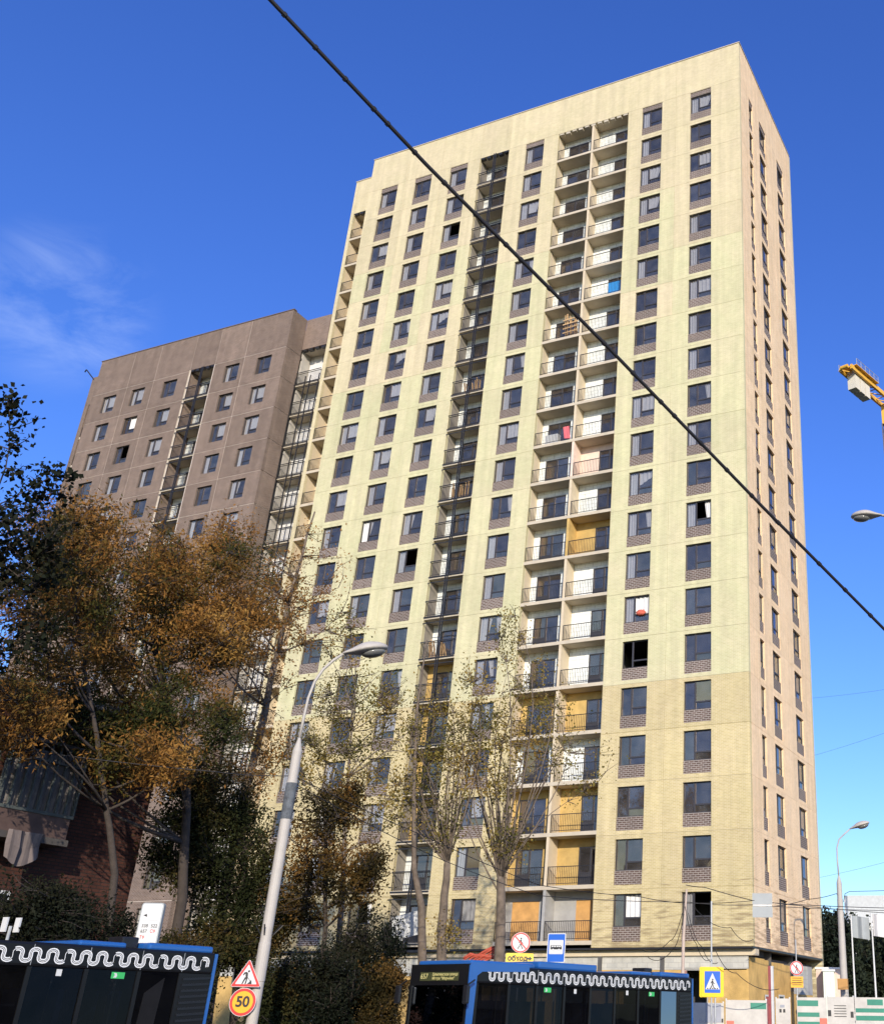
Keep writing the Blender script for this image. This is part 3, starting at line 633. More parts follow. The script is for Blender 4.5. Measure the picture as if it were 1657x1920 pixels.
def tree(name, label, cat, trunk, r0, r1, crowns, leaf, bark, nlimb, limb_r, nclus, nleaf, spread, size, aspect, seed, group=None, limb_from=.35, twigs=True, keep=1.0, up=.5, droop=.3):
    """trunk: list of points; crowns: list of (centre, radii, weight). limbs grow from the trunk into the crowns, leaf clusters hang on twigs"""
    random.seed(seed); rg = np.random.default_rng(seed)
    base = Vector(trunk[0]); root = empty(name, base, label, cat, group)
    m = MB(); tp = [Vector(p) for p in trunk]
    fine = []
    for i in range(len(tp)-1):
        for s in range(4): fine.append(tp[i].lerp(tp[i+1], s/4) + Vector((random.uniform(-1,1),random.uniform(-1,1),0))*(r0*.18 if fine else 0))
    fine.append(tp[-1]); nf = len(fine)
    rads = [r0*(1.25 if i == 0 else 1)+(r1-r0)*i/(nf-1) for i in range(nf)]; td = (fine[-1]-fine[-2]).normalized(); m.tube(fine+[fine[-1]+td*r1*.6, fine[-1]+td*r1*1.0], rads+[r1*.72, r1*.2], 10)
    m.build('trunk', bark, root, smooth=True)
    wts = np.array([c[2] for c in crowns], float); wts /= wts.sum()
    def sample(n, shell=.35):
        idx = rg.choice(len(crowns), n, p=wts); d = rg.normal(0,1,(n,3)); d /= np.linalg.norm(d,axis=1)[:,None]
        rad = (shell+(1-shell)*rg.uniform(0,1,n)**.6)[:,None]*rg.uniform(.8,1.12,n)[:,None]
        cc = np.array([list(c[0]) for c in crowns])[idx]; rr_ = np.array([list(c[1]) for c in crowns])[idx]
        return cc+d*rad*rr_
    lm = MB(); pts_l = [(p, r1) for p in fine[int(nf*limb_from):]]
    for e in sample(nlimb, .15):
        e = Vector(e); cand = [p for p in fine[int(nf*limb_from):] if p.z < e.z+.3] or [fine[int(nf*limb_from)]]
        s = min(cand, key=lambda p: abs(p.z-(e.z-.3-.75*math.hypot(p.x-e.x,p.y-e.y))) + random.uniform(0,1.2))
        q = curve_pts(s, e, .13*(e-s).length, 6, up*.12*(e-s).length*-1)
        lr = limb_r*random.uniform(.6,1.1); lm.tube(q, [lr+(lr*.22-lr)*i/6 for i in range(7)], 6)
        pts_l += [(p, lr*.4) for p in q[2:]]
    cl = sample(nclus)
    if keep < 1: cl = cl[rg.uniform(0,1,len(cl)) < keep]
    P = np.array([list(p) for p, _ in pts_l])
    sts = []
    if twigs:
        for c in cl:
            dd = np.linalg.norm(P-c,axis=1) + np.maximum(0, P[:,2]-c[2])*.5; j = int(dd.argmin()); s = Vector(P[j]); e = Vector(c); sts.append(list(s))
            lm.tube(curve_pts(s, e, .13*(e-s).length, 3), [.024,.017,.012,.006], 3, cap=False)
    lm.build('limbs', bark, root, smooth=True)
    ne = rg.poisson(nleaf, len(cl)); me = leaf_mesh('crown', cl, ne, spread, size, aspect, leaf, droop, seed, sts or None)
    ob('crown', me, root)
    return root
ORG = [(.035,.045,.014),(.075,.07,.018),(.16,.095,.024),(.27,.125,.03),(.33,.165,.042),(.40,.23,.06)]
orange_leaf = leafmat('autumn_leaf', ORG, .32); orange2 = leafmat('orange_leaf', ORG[2:], .4)
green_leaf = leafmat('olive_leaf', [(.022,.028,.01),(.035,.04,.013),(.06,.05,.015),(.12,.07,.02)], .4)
dark_leaf = leafmat('dark_leaf', [(.007,.010,.005),(.011,.014,.007),(.016,.017,.008),(.024,.020,.009)], .5, .15)  # dark leaf colour lowered to carry the deep shade of the foliage
pop_leaf = leafmat('poplar_leaf', [(.10,.095,.025),(.20,.16,.04),(.34,.24,.06),(.22,.13,.03)], .6)
brown_leaf = leafmat('brown_leaf', [(.03,.026,.01),(.075,.05,.014),(.15,.08,.02),(.24,.12,.03)], .5)
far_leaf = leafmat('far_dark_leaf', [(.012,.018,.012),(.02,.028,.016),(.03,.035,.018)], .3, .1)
def crown_at(px, py, D, rx, ry, rz, w): return (at(px,py,D), (rx,ry,rz), w)
def gnd(px, py, D): p = at(px,py,D); return Vector((p.x,p.y,0))
# broad orange trees in front of the brown block
t1 = gnd(330,1750,42)
tree('ash_tree', 'broad ash tree with olive and orange leaves in front of the brown block', 'tree', [t1, t1+Vector((0,0,5)), at(352,1480,42), at(300,1250,42), at(280,1120,42)], .2, .06,
     [crown_at(290,1180,42,4.2,3.6,3.6,3), crown_at(190,1090,41,3.2,3.0,2.8,2), crown_at(400,1130,42,3.0,2.6,3.0,2), crown_at(330,1370,41,3.0,2.6,1.9,1.6), crown_at(200,1350,41,2.6,2.6,1.8,1)], orange_leaf, barkd, 46, .075, 1150, 58, .38, .17, .30, 21, 'autumn trees on the verge')
t2 = gnd(225,1780,39)
tree('ash_tree', 'crooked young ash with orange leaves left of the bus stop pylon', 'tree', [t2, at(215,1640,39), at(200,1520,39), at(180,1380,38.6), at(150,1210,38.6), at(128,1060,38.8)], .13, .03,
     [crown_at(90,1180,38,2.8,2.6,2.6,2), crown_at(130,1020,39,2.4,2.2,2.2,2), crown_at(20,1330,37,1.8,1.6,1.6,1), crown_at(270,1420,38,1.7,1.6,1.2,1.2)], leafmat('gold_leaf', ORG[1:], .45), barkd, 26, .05, 560, 44, .34, .17, .32, 22, 'autumn trees on the verge')
t3 = gnd(400,1850,47)
tree('birch_tree', 'tall slender tree with sparse orange leaves between brown block and tower', 'tree', [t3, at(425,1660,47), at(498,1325,47), at(540,1130,47), at(590,960,47)], .24, .035,
     [crown_at(430,1130,48,2.6,2.2,4.2,2.6), crown_at(420,1010,48,1.4,1.4,1.6,.8), crown_at(520,1180,47,1.7,1.6,3.4,1.4), crown_at(600,1060,47,1.9,1.6,3.0,.5), crown_at(470,1420,47,1.7,1.6,2.6,1.2), crown_at(660,1180,46.5,1.8,1.6,2.6,.22)], orange2, barkp, 40, .05, 560, 26, .33, .13, .5, 23, 'autumn trees on the verge', limb_from=.3)
# dark maple at the left edge
t4 = gnd(-70,1700,34)
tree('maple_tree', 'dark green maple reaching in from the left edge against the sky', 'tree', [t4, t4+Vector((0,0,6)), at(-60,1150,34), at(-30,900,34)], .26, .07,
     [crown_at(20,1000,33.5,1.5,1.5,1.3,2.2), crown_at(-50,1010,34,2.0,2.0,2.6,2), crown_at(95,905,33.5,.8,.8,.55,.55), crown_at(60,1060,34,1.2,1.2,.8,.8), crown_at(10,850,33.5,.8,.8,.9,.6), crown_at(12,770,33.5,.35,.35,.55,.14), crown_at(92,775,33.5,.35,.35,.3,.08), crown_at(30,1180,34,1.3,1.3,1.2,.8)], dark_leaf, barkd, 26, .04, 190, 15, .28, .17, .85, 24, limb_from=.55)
# poplars in front of the tower
t5 = gnd(835,1900,47)
tree('poplar_tree', 'pruned poplar with forked trunk and thin shoots, left of the two', 'tree', [t5, at(829,1740,47), at(838,1620,47)], .24, .14,
     [crown_at(850,1440,47,1.2,1.2,2.5,2), crown_at(800,1400,47,1.1,1.1,2.9,2), crown_at(880,1330,47,1.1,1.1,2.6,1.3), crown_at(760,1500,47,1.2,1.2,1.8,1.0), crown_at(830,1560,47,1.0,1.0,.9,1.0), crown_at(830,1760,47,.55,.55,.8,.35)], pop_leaf, barkp, 30, .05, 330, 16, .46, .11, .8, 25, 'pruned poplars before the tower', limb_from=.7, up=-.8)
m = MB(); q = [at(800,1800,46.7), at(790,1700,46.7), at(776,1630,46.7), at(776,1480,46.7), at(782,1330,46.7), at(800,1200,46.7)]
q[0].z = 2.2; m.tube([gnd(812,1850,46.7)]+q, [.2,.19,.15,.11,.08,.05,.02], 8)
pA = [o for o in COL.objects if o.name == 'poplar_tree'][0]; m.build('second_trunk', barkp, pA, smooth=True)
t6 = gnd(938,1900,47)
tree('poplar_tree', 'pruned poplar with single thick trunk and upright shoots, right of the two', 'tree', [t6, at(936,1780,47), at(938,1650,47)], .27, .17,
     [crown_at(930,1420,47,1.3,1.3,3.0,2.6), crown_at(985,1330,47,1.3,1.2,2.8,1.8), crown_at(1040,1380,47,1.1,1.1,2.2,1.1), crown_at(880,1380,47,1.0,1.0,2.6,1.1), crown_at(950,1190,47,.8,.8,1.6,.8), crown_at(1090,1470,47,.9,.8,1.2,.25), crown_at(1150,1400,46.5,.6,.5,.9,.12), crown_at(950,1570,47,1.0,1.0,1.0,.9)], pop_leaf, barkp, 38, .05, 450, 16, .46, .11, .8, 26, 'pruned poplars before the tower', limb_from=.8, up=-.9)
t7 = gnd(640,1850,50)
tree('linden_tree', 'linden with thin olive leaves between lamp post and poplars', 'tree', [t7, at(640,1700,50), at(650,1500,50), at(660,1330,50)], .16, .04,
     [crown_at(650,1330,50,2.3,2.0,2.6,1.5), crown_at(690,1480,50,2.2,2.0,2.2,1.2), crown_at(585,1400,50,1.8,1.6,2.2,1.1), crown_at(740,1330,50,1.5,1.3,2.2,.8), crown_at(640,1190,50,1.2,1.2,1.2,.35)], pop_leaf, barkb, 30, .04, 560, 16, .40, .115, .7, 27, limb_from=.35)
t8 = gnd(610,1850,44)
tree('maple_tree', 'low brown leaved tree right of the lamp post', 'tree', [t8, at(610,1740,44), at(612,1600,44), at(605,1500,44)], .12, .03,
     [crown_at(600,1560,44,1.9,1.8,1.7,2), crown_at(665,1640,44,1.7,1.6,1.4,1.6), crown_at(560,1670,44,1.7,1.6,1.6,1.6), crown_at(640,1500,44,1.1,1.1,.9,.7), crown_at(690,1620,44,.9,.9,1.0,.7)], brown_leaf, barkd, 18, .05, 420, 38, .30, .12, .6, 28)
t9 = gnd(455,1850,45)
tree('maple_tree', 'shadowed tree with brown leaves left of the lamp post', 'tree', [t9, at(455,1720,45), at(458,1560,45)], .16, .05,
     [crown_at(440,1620,45,2.2,2.0,2.2,2), crown_at(390,1500,45,1.8,1.8,1.8,1.3), crown_at(500,1720,45,1.5,1.5,1.4,1), crown_at(420,1770,44,1.8,1.5,1.2,1.3), crown_at(335,1570,44,1.7,1.4,2.0,1.3)], green_leaf, barkd, 22, .06, 980, 46, .34, .13, .55, 29)
# shrubs along the pavement
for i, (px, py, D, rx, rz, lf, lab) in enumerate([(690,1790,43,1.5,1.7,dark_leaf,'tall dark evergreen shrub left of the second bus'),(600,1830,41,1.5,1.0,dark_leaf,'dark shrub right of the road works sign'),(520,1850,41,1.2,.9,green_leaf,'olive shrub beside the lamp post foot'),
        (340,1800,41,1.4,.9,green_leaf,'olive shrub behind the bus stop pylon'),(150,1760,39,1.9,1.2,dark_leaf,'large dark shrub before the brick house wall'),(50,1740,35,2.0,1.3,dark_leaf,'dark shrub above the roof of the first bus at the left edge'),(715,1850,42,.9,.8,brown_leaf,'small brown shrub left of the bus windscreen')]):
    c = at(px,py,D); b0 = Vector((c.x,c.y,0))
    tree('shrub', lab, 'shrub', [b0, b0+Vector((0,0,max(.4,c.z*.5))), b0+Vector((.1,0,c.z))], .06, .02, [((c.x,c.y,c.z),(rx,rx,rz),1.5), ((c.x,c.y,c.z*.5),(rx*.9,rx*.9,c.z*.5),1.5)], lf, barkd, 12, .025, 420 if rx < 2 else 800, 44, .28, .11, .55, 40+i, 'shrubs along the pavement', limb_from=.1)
# far trees at the right
for i, (px, py, D, rx, rz, lab) in enumerate([(1560,1790,95,3.0,4.2,'dark tree far behind the tower corner'),(1625,1800,105,4.2,3.6,'dark tree far behind the white flagpoles'),(1680,1810,100,4.0,3.2,'dark far tree at the right edge')]):
    c = at(px,py,D); b0 = Vector((c.x,c.y,0))
    tree('far_tree', lab, 'tree', [b0, b0+Vector((0,0,c.z*.6)), c], .3, .08, [(c,(rx,rx,rz),2), (c+Vector((0,0,-2)),(rx*.9,rx*.9,max(1.5,c.z*.45)),2)], far_leaf, barkd, 12, .08, 300, 45, .55, .34, .7, 60+i, 'dark trees beyond the site', limb_from=.3)

# ------------------------------------------------------------------ text helper
def text_mesh(name, s, size, mt, align='LEFT', ext=.004, bold=0):
    cu = bpy.data.curves.new(name, 'FONT'); cu.body = s; cu.size = size; cu.align_x = align; cu.align_y = 'CENTER'; cu.extrude = ext; cu.offset = bold
    to = bpy.data.objects.new(name, cu); COL.objects.link(to); dg = bpy.context.evaluated_depsgraph_get(); dg.update()
    me = bpy.data.meshes.new_from_object(to.evaluated_get(dg)); bpy.data.objects.remove(to); me.materials.clear(); me.materials.append(mt); me.name = name
    return me
# ------------------------------------------------------------------ buses
busblue = mat('bus_blue', (.017,.10,.34), .3, .05, 2, coat=.6); busblk = mat('bus_black', (.008,.008,.009), .3, .1, 2, coat=.05, spec=.3); busglass = glass('bus_glass', (.16,.16,.17), .035, .02, .004, (.30,.32,.36), .004)
orn = mat('ornament_white', (.78,.78,.76), .5, .02); disp = mat('display_dark', (.05,.055,.02), .5, .1, objc=True); amber = mat('display_digits', (.42,.38,.17), .5, .02, emit=(.8,.65,.2,.12))
exitg = mat('exit_green', (.05,.45,.12), .5); seatm = mat('seat_blue', (.03,.08,.25), .8); tyre = mat('tyre', (.02,.02,.02), .9); rim = mat('rim', (.35,.36,.37), .4, metal=.6); visor = mat('sun_visor', (.52,.48,.40), .8, .06)
def ornament(x0, x1, zc, amp, per, sgn=1):
    m = MB(); y0 = -.012
    for off, wd in ((-.034,.0125),(.0,.007),(.034,.0125)):
        pts = []; n = int((x1-x0)/per*26)
        for i in range(n+1):
            ph = 2*math.pi*i/26; x = x0+per*i/26 + .036*math.sin(2*ph)*(per/.36); z = zc+amp*math.cos(ph); pts.append(Vector((x,0,z)))
        out = []
        for i, p in enumerate(pts):
            d = (pts[min(i+1,n)]-pts[max(i-1,0)]).normalized(); nn = Vector((-d.z,0,d.x)); out.append((p+nn*(off-wd), p+nn*(off+wd)))
        for i in range(n):
            if off != 0 and (i//26) % 3 == 2 and 15 < i % 26 < 24: continue      # breaks between the curls
            a, b = out[i]; c, d = out[i+1]; m.quad((a.x,y0,a.z),(c.x,y0,c.z),(d.x,y0,d.z),(b.x,y0,b.z))
    return m
def bus(label, pos, heading, seed, number):
    rz = math.pi/2-heading
    b0 = empty('city_bus', (pos[0],pos[1],.01), label, 'bus', 'blue city buses on the street', world=False, rz=rz)
    Lb, Wb = 11.9, 2.5
    bm_ob(rbox(0,Lb,0,Wb,.3,1.12,.1), 'lower_body', busblue, b0)
    MB().box(.05,Lb-.05,.05,Wb-.05,1.0,1.125).build('floor', black, b0)
    bm_ob(rbox(.03,Lb-.02,.0,Wb,2.42,2.93,.06), 'upper_body', busblk, b0)
    # pillars and window panes
    xs = [.35,1.75,3.05,4.4,5.75,7.1,8.45,9.8,10.95]
    for yy in (0, Wb-.06):
        for x in xs: MB().box(x-.05,x+.05,yy,yy+.06,1.125,2.42).build('window_post', busblk, b0)
        for a, c in zip(xs[:-1], xs[1:]):
            MB().quad((a+.05,yy+.03,1.12),(c-.05,yy+.03,1.12),(c-.05,yy+.03,2.42),(a+.05,yy+.03,2.42)).build('side_window', busglass, b0)
    MB().box(10.95,Lb-.03,.006,Wb-.006,1.125,2.42).build('engine_tower', busblk, b0)
    m = MB()
    for i in range(9): m.beam((11.02,-.008,1.2+i*.135), (11.82,-.008,1.25+i*.135), .02, .05)
    m.build('louvre_grille', black, b0)
    # blue corner post and rear edge
    m = MB(); m.prism([(-.02,-.02,.5),(.2,-.02,.5),(.26,-.02,1.6),(.3,-.02,2.62),(.5,-.02,2.74),(2.6,-.02,2.80),(2.6,-.02,2.96),(.1,-.02,2.99),(-.02,-.02,2.9)], (0,.07,0)); m.build('front_corner_trim', busblue, b0)
    m = MB(); m.box(Lb-.06,Lb+.02,-.015,Wb+.015,.5,2.9); m.build('rear_edge', busblue, b0)
    for (x0, x1, z0, z1) in ((.15,3.0,2.9,3.06),(3.2,6.2,2.92,3.15),(8.2,9.4,2.9,3.04),(10.0,11.85,2.9,3.08)):
        bm_ob(rbox(x0,x1,.12,Wb-.12,z0,z1,.06), 'roof_fairing', busblue, b0)
    bm_ob(rbox(9.5,9.95,.5,1.1,2.92,3.2,.04), 'roof_hatch', black, b0)
    ornament(.75, Lb-.2, 2.655, .12, .40).build('ornament', orn, b0)
    # front
    MB().box(-.03,.03,.02,Wb-.02,2.36,2.94).build('front_header', busblk, b0)
    fw_ = MB().quad((-.005,.1,1.12),(-.005,Wb-.1,1.12),(-.005,Wb-.1,2.36),(-.005,.1,2.36)).build('windscreen', busglass, b0)
    for yy in (.0, Wb-.1): MB().box(-.03,.08,yy+.002,yy+.098,1.12,2.36).build('windscreen_post', busblk, b0)
    d_ = MB().box(-.045,-.031,.42,2.05,2.48,2.72).build('route_display', disp, b0)
    rot = (math.pi/2, 0, -math.pi/2)
    ob('route_number', text_mesh('route_number', number, .21, amber, 'LEFT'), d_, (-.05,2.02,2.60), rot)
    ob('route_name', text_mesh('route_name', 'Цимлянская улица', .118, amber, 'LEFT'), d_, (-.05,1.52,2.655), rot); ob('route_name', text_mesh('route_name', 'Метро "Марьино"', .112, amber, 'LEFT'), d_, (-.05,1.52,2.545), rot)
    v_ = MB().box(.02,.05,.2,1.75,1.88,2.25).build('sun_visor', visor, b0)
    m = MB()
    for y, s in ((.42,1),(1.55,-1)): m.beam((.012,y-.22*s,2.26),(.012,y+.03*s,2.07),.012,.03); m.beam((.012,y+.03*s,2.07),(.012,y-.22*s,1.87),.012,.03)
    m.build('visor_mark', black, v_)
    for y, z, w, h in ((1.5,1.72,.25,.15),(1.52,1.4,.22,.1),(2.3,1.45,.1,.12)): MB().box(.0,.006,y,y+w,z-h/2,z+h/2).build('windscreen_notice', white, b0)
    for y in (-.28, Wb+.1): 
        m = MB(); m.beam((.05,y+.1,2.5),(-.25,y+.08,2.35),.04); mo = m.build('mirror_arm', black, b0); bm_ob(rbox(-.32,-.2,y,y+.2,1.85,2.35,.04), 'wing_mirror', black, mo)
    for y in (.35, Wb-.35): MB().box(-.03,.0,y-.18,y+.18,.62,.82).build('headlight', white, b0)
    # interior
    rr = random.Random(seed)
    for i in range(9):
        for y in (.25,.75,1.65,2.1):
            if rr.random() < .35 or 4.3 < 2.2+i*.9 < 6: continue
            x = 2.2+i*.9; MB().box(x,x+.42,y-.2,y+.2,1.12,1.28).box(x+.34,x+.42,y-.2,y+.2,1.28,1.98).build('seat', seatm, b0)
    for x in (1.8,3.9,6.2,8.0,9.6): MB().tube([(x,.55,1.12),(x,.55,2.42)], .02, 6).build('grab_pole', grey, b0)
    MB().prism([(10.1,.14,1.13),(10.55,.14,1.13),(10.62,.14,2.3),(10.15,.14,1.95)], (0,.03,0)).build('partition', mat('light_partition', (.5,.5,.48), .6), b0)
    for x, z in ((4.9,2.3),(7.75,2.32)): MB().box(x,x+.13,.022,.026,z-.07,z+.07).build('window_notice', white, b0)
    for x in (3.4, 9.1): 
        s_ = MB().box(x,x+.34,.018,.022,2.24,2.38).build('exit_sticker', exitg, b0); MB().prism([(x+.05,.016,2.26),(x+.09,.016,2.31),(x+.05,.016,2.36),(x+.12,.016,2.36),(x+.15,.016,2.31),(x+.13,.016,2.26)], (0,-.002,0)).build('running_figure', white, s_)
    m = MB()
    for x in (1.75,3.05,4.4,5.75,7.1,8.45,9.8,10.95): m.box(x-.006,x+.006,-.004,.0,2.45,2.88)
    m.build('panel_seam', grey, b0)
    # doors, wheels
    for x in (.55,5.2,8.9):
        d = MB().box(x,x+1.2,-.006,.0,.38,1.1).build('door', busblk, b0)
    for x in (2.6, 9.0):
        for y in (.0, Wb):
            s_ = 1 if y == 0 else -1; w_ = ob('wheel', MB().tube([(x,y+s_*.0-.012*s_,.48),(x,y+s_*.28,.48)], .48, 20).mesh('wheel', tyre), b0)
            MB().tube([(x,y-s_*.02,.48),(x,y-s_*.013,.48)], .29, 16).build('rim', rim, w_)
    return b0
bus('blue and black city bus numbered 657 facing left before the tower', (.72,-28.3), R(12), 3, '657')
bus('dark city bus at the left edge, seen without its front, blue roof', (-4.57,-46.55), R(8.5), 5, '657')

# ------------------------------------------------------------------ street lamps
def lamp_head(root, p, d, sc):
    """cobra head at p pointing along horizontal d"""
    d = Vector(d).normalized(); x = d; z = Vector((0,0,1)); y = z.cross(x).normalized(); z = x.cross(y)
    b = bmesh.new(); bmesh.ops.create_uvsphere(b, u_segments=20, v_segments=12, radius=1)
    for v in b.verts:
        u = v.co.x; w = .5+.5*math.tanh((u+.35)*3.0); yy = v.co.y*(.12+.16*w); zz = v.co.z*((.07+.10*w) if v.co.z > 0 else .035+.03*w); q = p+x*(.45*u+.4)*sc+y*yy*sc+z*zz*sc; v.co = q
    h = bm_ob(b, 'lamp_head', polem, root, True)
    b = bmesh.new(); bmesh.ops.create_uvsphere(b, u_segments=16, v_segments=8, radius=1)
    for v in b.verts:
        v.co = p+x*(.24*v.co.x+.55)*sc+y*v.co.y*.19*sc+z*(min(v.co.z,0)*.11-.045)*sc
    o = bm_ob(b, 'lamp_glass', mat('lamp_cover', (.16,.16,.15), .15, .1), h, True); return h
def street_lamp(label, base, zt, r0, r1, arm, head_dir, head_sc, extra=None):
    rt = empty('street_lamp', base, label, 'street lamp', 'street lamps along the road')
    bx, by = base.x, base.y
    m = MB(); zs = [0,zt*.25,zt*.25+.01,zt*.36,zt*.36+.01,zt*.86,zt*.86+.01,zt*.955]
    rs = [r0,r0*.97,r0*1.05,r0*1.03,r0*.96,r1*1.08,r1,r1]
    m.tube([(bx,by,z) for z in zs], rs, 18); m.tube([(bx,by,zt*.955),(bx,by,zt)], [r1,r1*.28], 18)
    m.build('pole', polem, rt, smooth=False)
    m = MB(); m.tube([Vector(a) for a in arm], .035*head_sc**.5, 8); m.build('arm', polem, rt, smooth=True)
    lamp_head(rt, Vector(arm[-1]), head_dir, head_sc); return rt
pb = Vector((-4.56,-31.2,0)); tip = at(570,1385,36).z; ltop = at(664,1217,36.0)
perp = (Vector((ltop.x,ltop.y,0))-pb); perp.z = 0; pl = perp.length; pd = perp.normalized()
arm = [pb+Vector((0,0,tip-.05))]
for t, z in ((.02,.22),(.05,.42),(.14,.6),(.30,.74),(.52,.85),(.76,.94)): arm.append(pb+pd*(pl*t)+Vector((0,0,tip+(ltop.z-tip)*z)))
LP = street_lamp('tall pale street lamp post with road signs, beside the first bus', pb, tip, .165, .15, arm, pd+Vector((0,0,.25)), 1.7)
m = MB(); m.tube([pb+Vector((0,0,6.95)), pb+Vector((0,0,7.0)), pb+Vector((0,0,8.0)), pb+Vector((0,0,8.05))], [.165,.172,.17,.165], 16); m.build('flaking_paint_band', mat('dark_flaking_paint', (.10,.11,.12), .85, .55, 5, bump=.4), LP)
m = MB()
for a in (-.7,.2,.9,1.3): 
    m.beam(pb+Vector((.18*math.sin(a*2),-.18*math.cos(a*2),3.62)), pb+Vector((.34*math.sin(a*2)+.1*a,-.34*math.cos(a*2),3.9)), .035, .02)
m.build('clamp', black, LP)
rb = gnd(1580,1800,60); rt_ = at(1569,1642,60).z; re = at(1607,1548,60); q = Vector((re.x-rb.x,re.y-rb.y,0)); ql = q.length; qd = q.normalized()
arm = [rb+Vector((0,0,rt_-.05))]
for t, z in ((-.03,.3),(-.02,.55),(.1,.72),(.35,.82),(.65,.93)): arm.append(rb+qd*(ql*t)+Vector((0,0,rt_+(re.z-rt_)*z)))
street_lamp('distant grey street lamp with curved arm right of the tower', rb, rt_, .2, .14, arm, qd+Vector((0,0,.3)), 1.3)
# lamp reaching in from the right edge
hp = at(1652,966,22); hb = gnd(1905,1500,23); hd_ = (at(1592,972,22)-hp); hd_.z = 0
arm = [hb+Vector((0,0,hp.z-1.2)), hb.lerp(Vector((hp.x,hp.y,0)),.35)+Vector((0,0,hp.z-.35)), hb.lerp(Vector((hp.x,hp.y,0)),.7)+Vector((0,0,hp.z-.05)), hp]
street_lamp('street lamp head reaching into the sky from the right edge', hb, hp.z-1.1, .15, .1, arm, hd_, .8)

# ------------------------------------------------------------------ signs
sgred = mat('sign_red', (.60,.035,.03), .4, .05); sgyel = mat('sign_yellow', (.85,.56,.02), .4, .05); sgor = mat('sign_orange', (.85,.40,.02), .4, .05); sgblue = mat('sign_blue', (.02,.12,.52), .4, .05); sgblk = mat('sign_black', (.015,.015,.015), .5); sgwht = mat('sign_white', (.60,.60,.59), .4, .04); sgback = mat('sign_back', (.30,.32,.32), .5, .08)
def disc(m, cx, cz, r, y0, y1, n=32, sx=1): m.prism([(cx+r*sx*math.cos(2*math.pi*i/n), y0, cz+r*math.sin(2*math.pi*i/n)) for i in range(n)], (0,y1-y0,0)); return m
def rrect(cx, cz, w, h, r, y):
    o = []
    for sx, sz, a0 in ((1,1,0),(-1,1,90),(-1,-1,180),(1,-1,270)):
        for k in range(5): a = R(a0+k*22.5); o.append((cx+sx*(w/2-r)+r*math.cos(a), y, cz+sz*(h/2-r)+r*math.sin(a)))
    return o
def plate(m, cx, cz, w, h, r, y, th=.006): m.prism(rrect(cx,cz,w,h,r,y), (0,th,0)); return m
def face_cam(p, extra=0):
    d = CP-p; return math.atan2(d.x, -d.y)+extra     # local -y towards the viewer
def sign(name, label, p, rz, cat='sign'):
    return empty(name, p, label, cat, None, world=False, rz=rz)
# worker triangle + 50 disc on the lamp post
sp0 = pb+Vector((.18,-.22,0)); rzs = face_cam(sp0)-R(14)
za = at(484,1834,35.8).z; ts = sign('warning_sign', 'red bordered triangle road works sign on the lamp post', Vector((sp0.x,sp0.y,za)), rzs)
def tri(s, y, dz=0): return [(-s/2,y,-s*.29+dz),(s/2,y,-s*.29+dz),(0,y,s*.577+dz)]
def rtri(s, y, r):
    c = tri(s-3.46*r,y); o = []
    for (x,_,z), a0 in zip(c, (150,270,30)):
        for k in range(5): a = R(a0+k*30); o.append((x+r*math.cos(a),y,z+r*math.sin(a)))
    return o
XO = -.33
def sh(pts, dx): return [(a+dx,b,c) for a,b,c in pts]
m = MB(); m.prism(sh(rtri(.86,0,.035),XO), (0,.012,0)); m.build('sign_plate', sgwht, ts)
m = MB(); m.prism(sh(rtri(.82,-.004,.025),XO), (0,.004,0)); m.build('red_border', sgred, ts)
m = MB(); m.prism(sh(rtri(.61,-.008,.015),XO), (0,.004,0)); m.build('sign_face', sgwht, ts)
m = MB(); disc(m, .035+XO, .165, .03, -.012, -.008, 14)
def pl(*p): return [(x*.86+XO,-.012,z*.86) for x, z in p]
m.prism(pl((-.10,.16),(-.02,.17),(.02,.13),(.03,.0),(.0,-.03),(-.05,.05),(-.06,.12),(-.12,.06),(-.14,.08)), (0,.004,0)); m.prism(pl((-.05,.03),(.0,-.02),(-.06,-.1),(-.1,-.2),(-.14,-.2),(-.1,-.08)), (0,.004,0)); m.prism(pl((-.01,-.02),(.03,.0),(.02,-.1),(.0,-.2),(-.04,-.2),(-.02,-.1)), (0,.004,0)); m.prism(pl((.04,-.2),(.19,-.2),(.16,-.07),(.10,-.14)), (0,.004,0)); m.beam((-.03+XO,-.01,.06),(.11+XO,-.01,-.09),.012,.012)
m.build('worker_pictogram', sgblk, ts)
zb_ = at(474,1880,35.8).z; fs_ = sign('speed_limit_sign', 'round orange sign reading 50 on the lamp post', Vector((sp0.x,sp0.y,zb_)), rzs)
m = MB(); disc(m, XO, 0, .37, 0, .012); m.build('sign_plate', sgwht, fs_); m = MB(); disc(m, XO, 0, .357, -.004, 0); m.build('red_ring', sgred, fs_); m = MB(); disc(m, XO, 0, .285, -.008, -.004); m.build('sign_face', sgor, fs_)
ob('number', text_mesh('number', '50', .38, sgblk, 'CENTER', bold=.012), fs_, (XO,-.014,0), (math.pi/2,0,0))
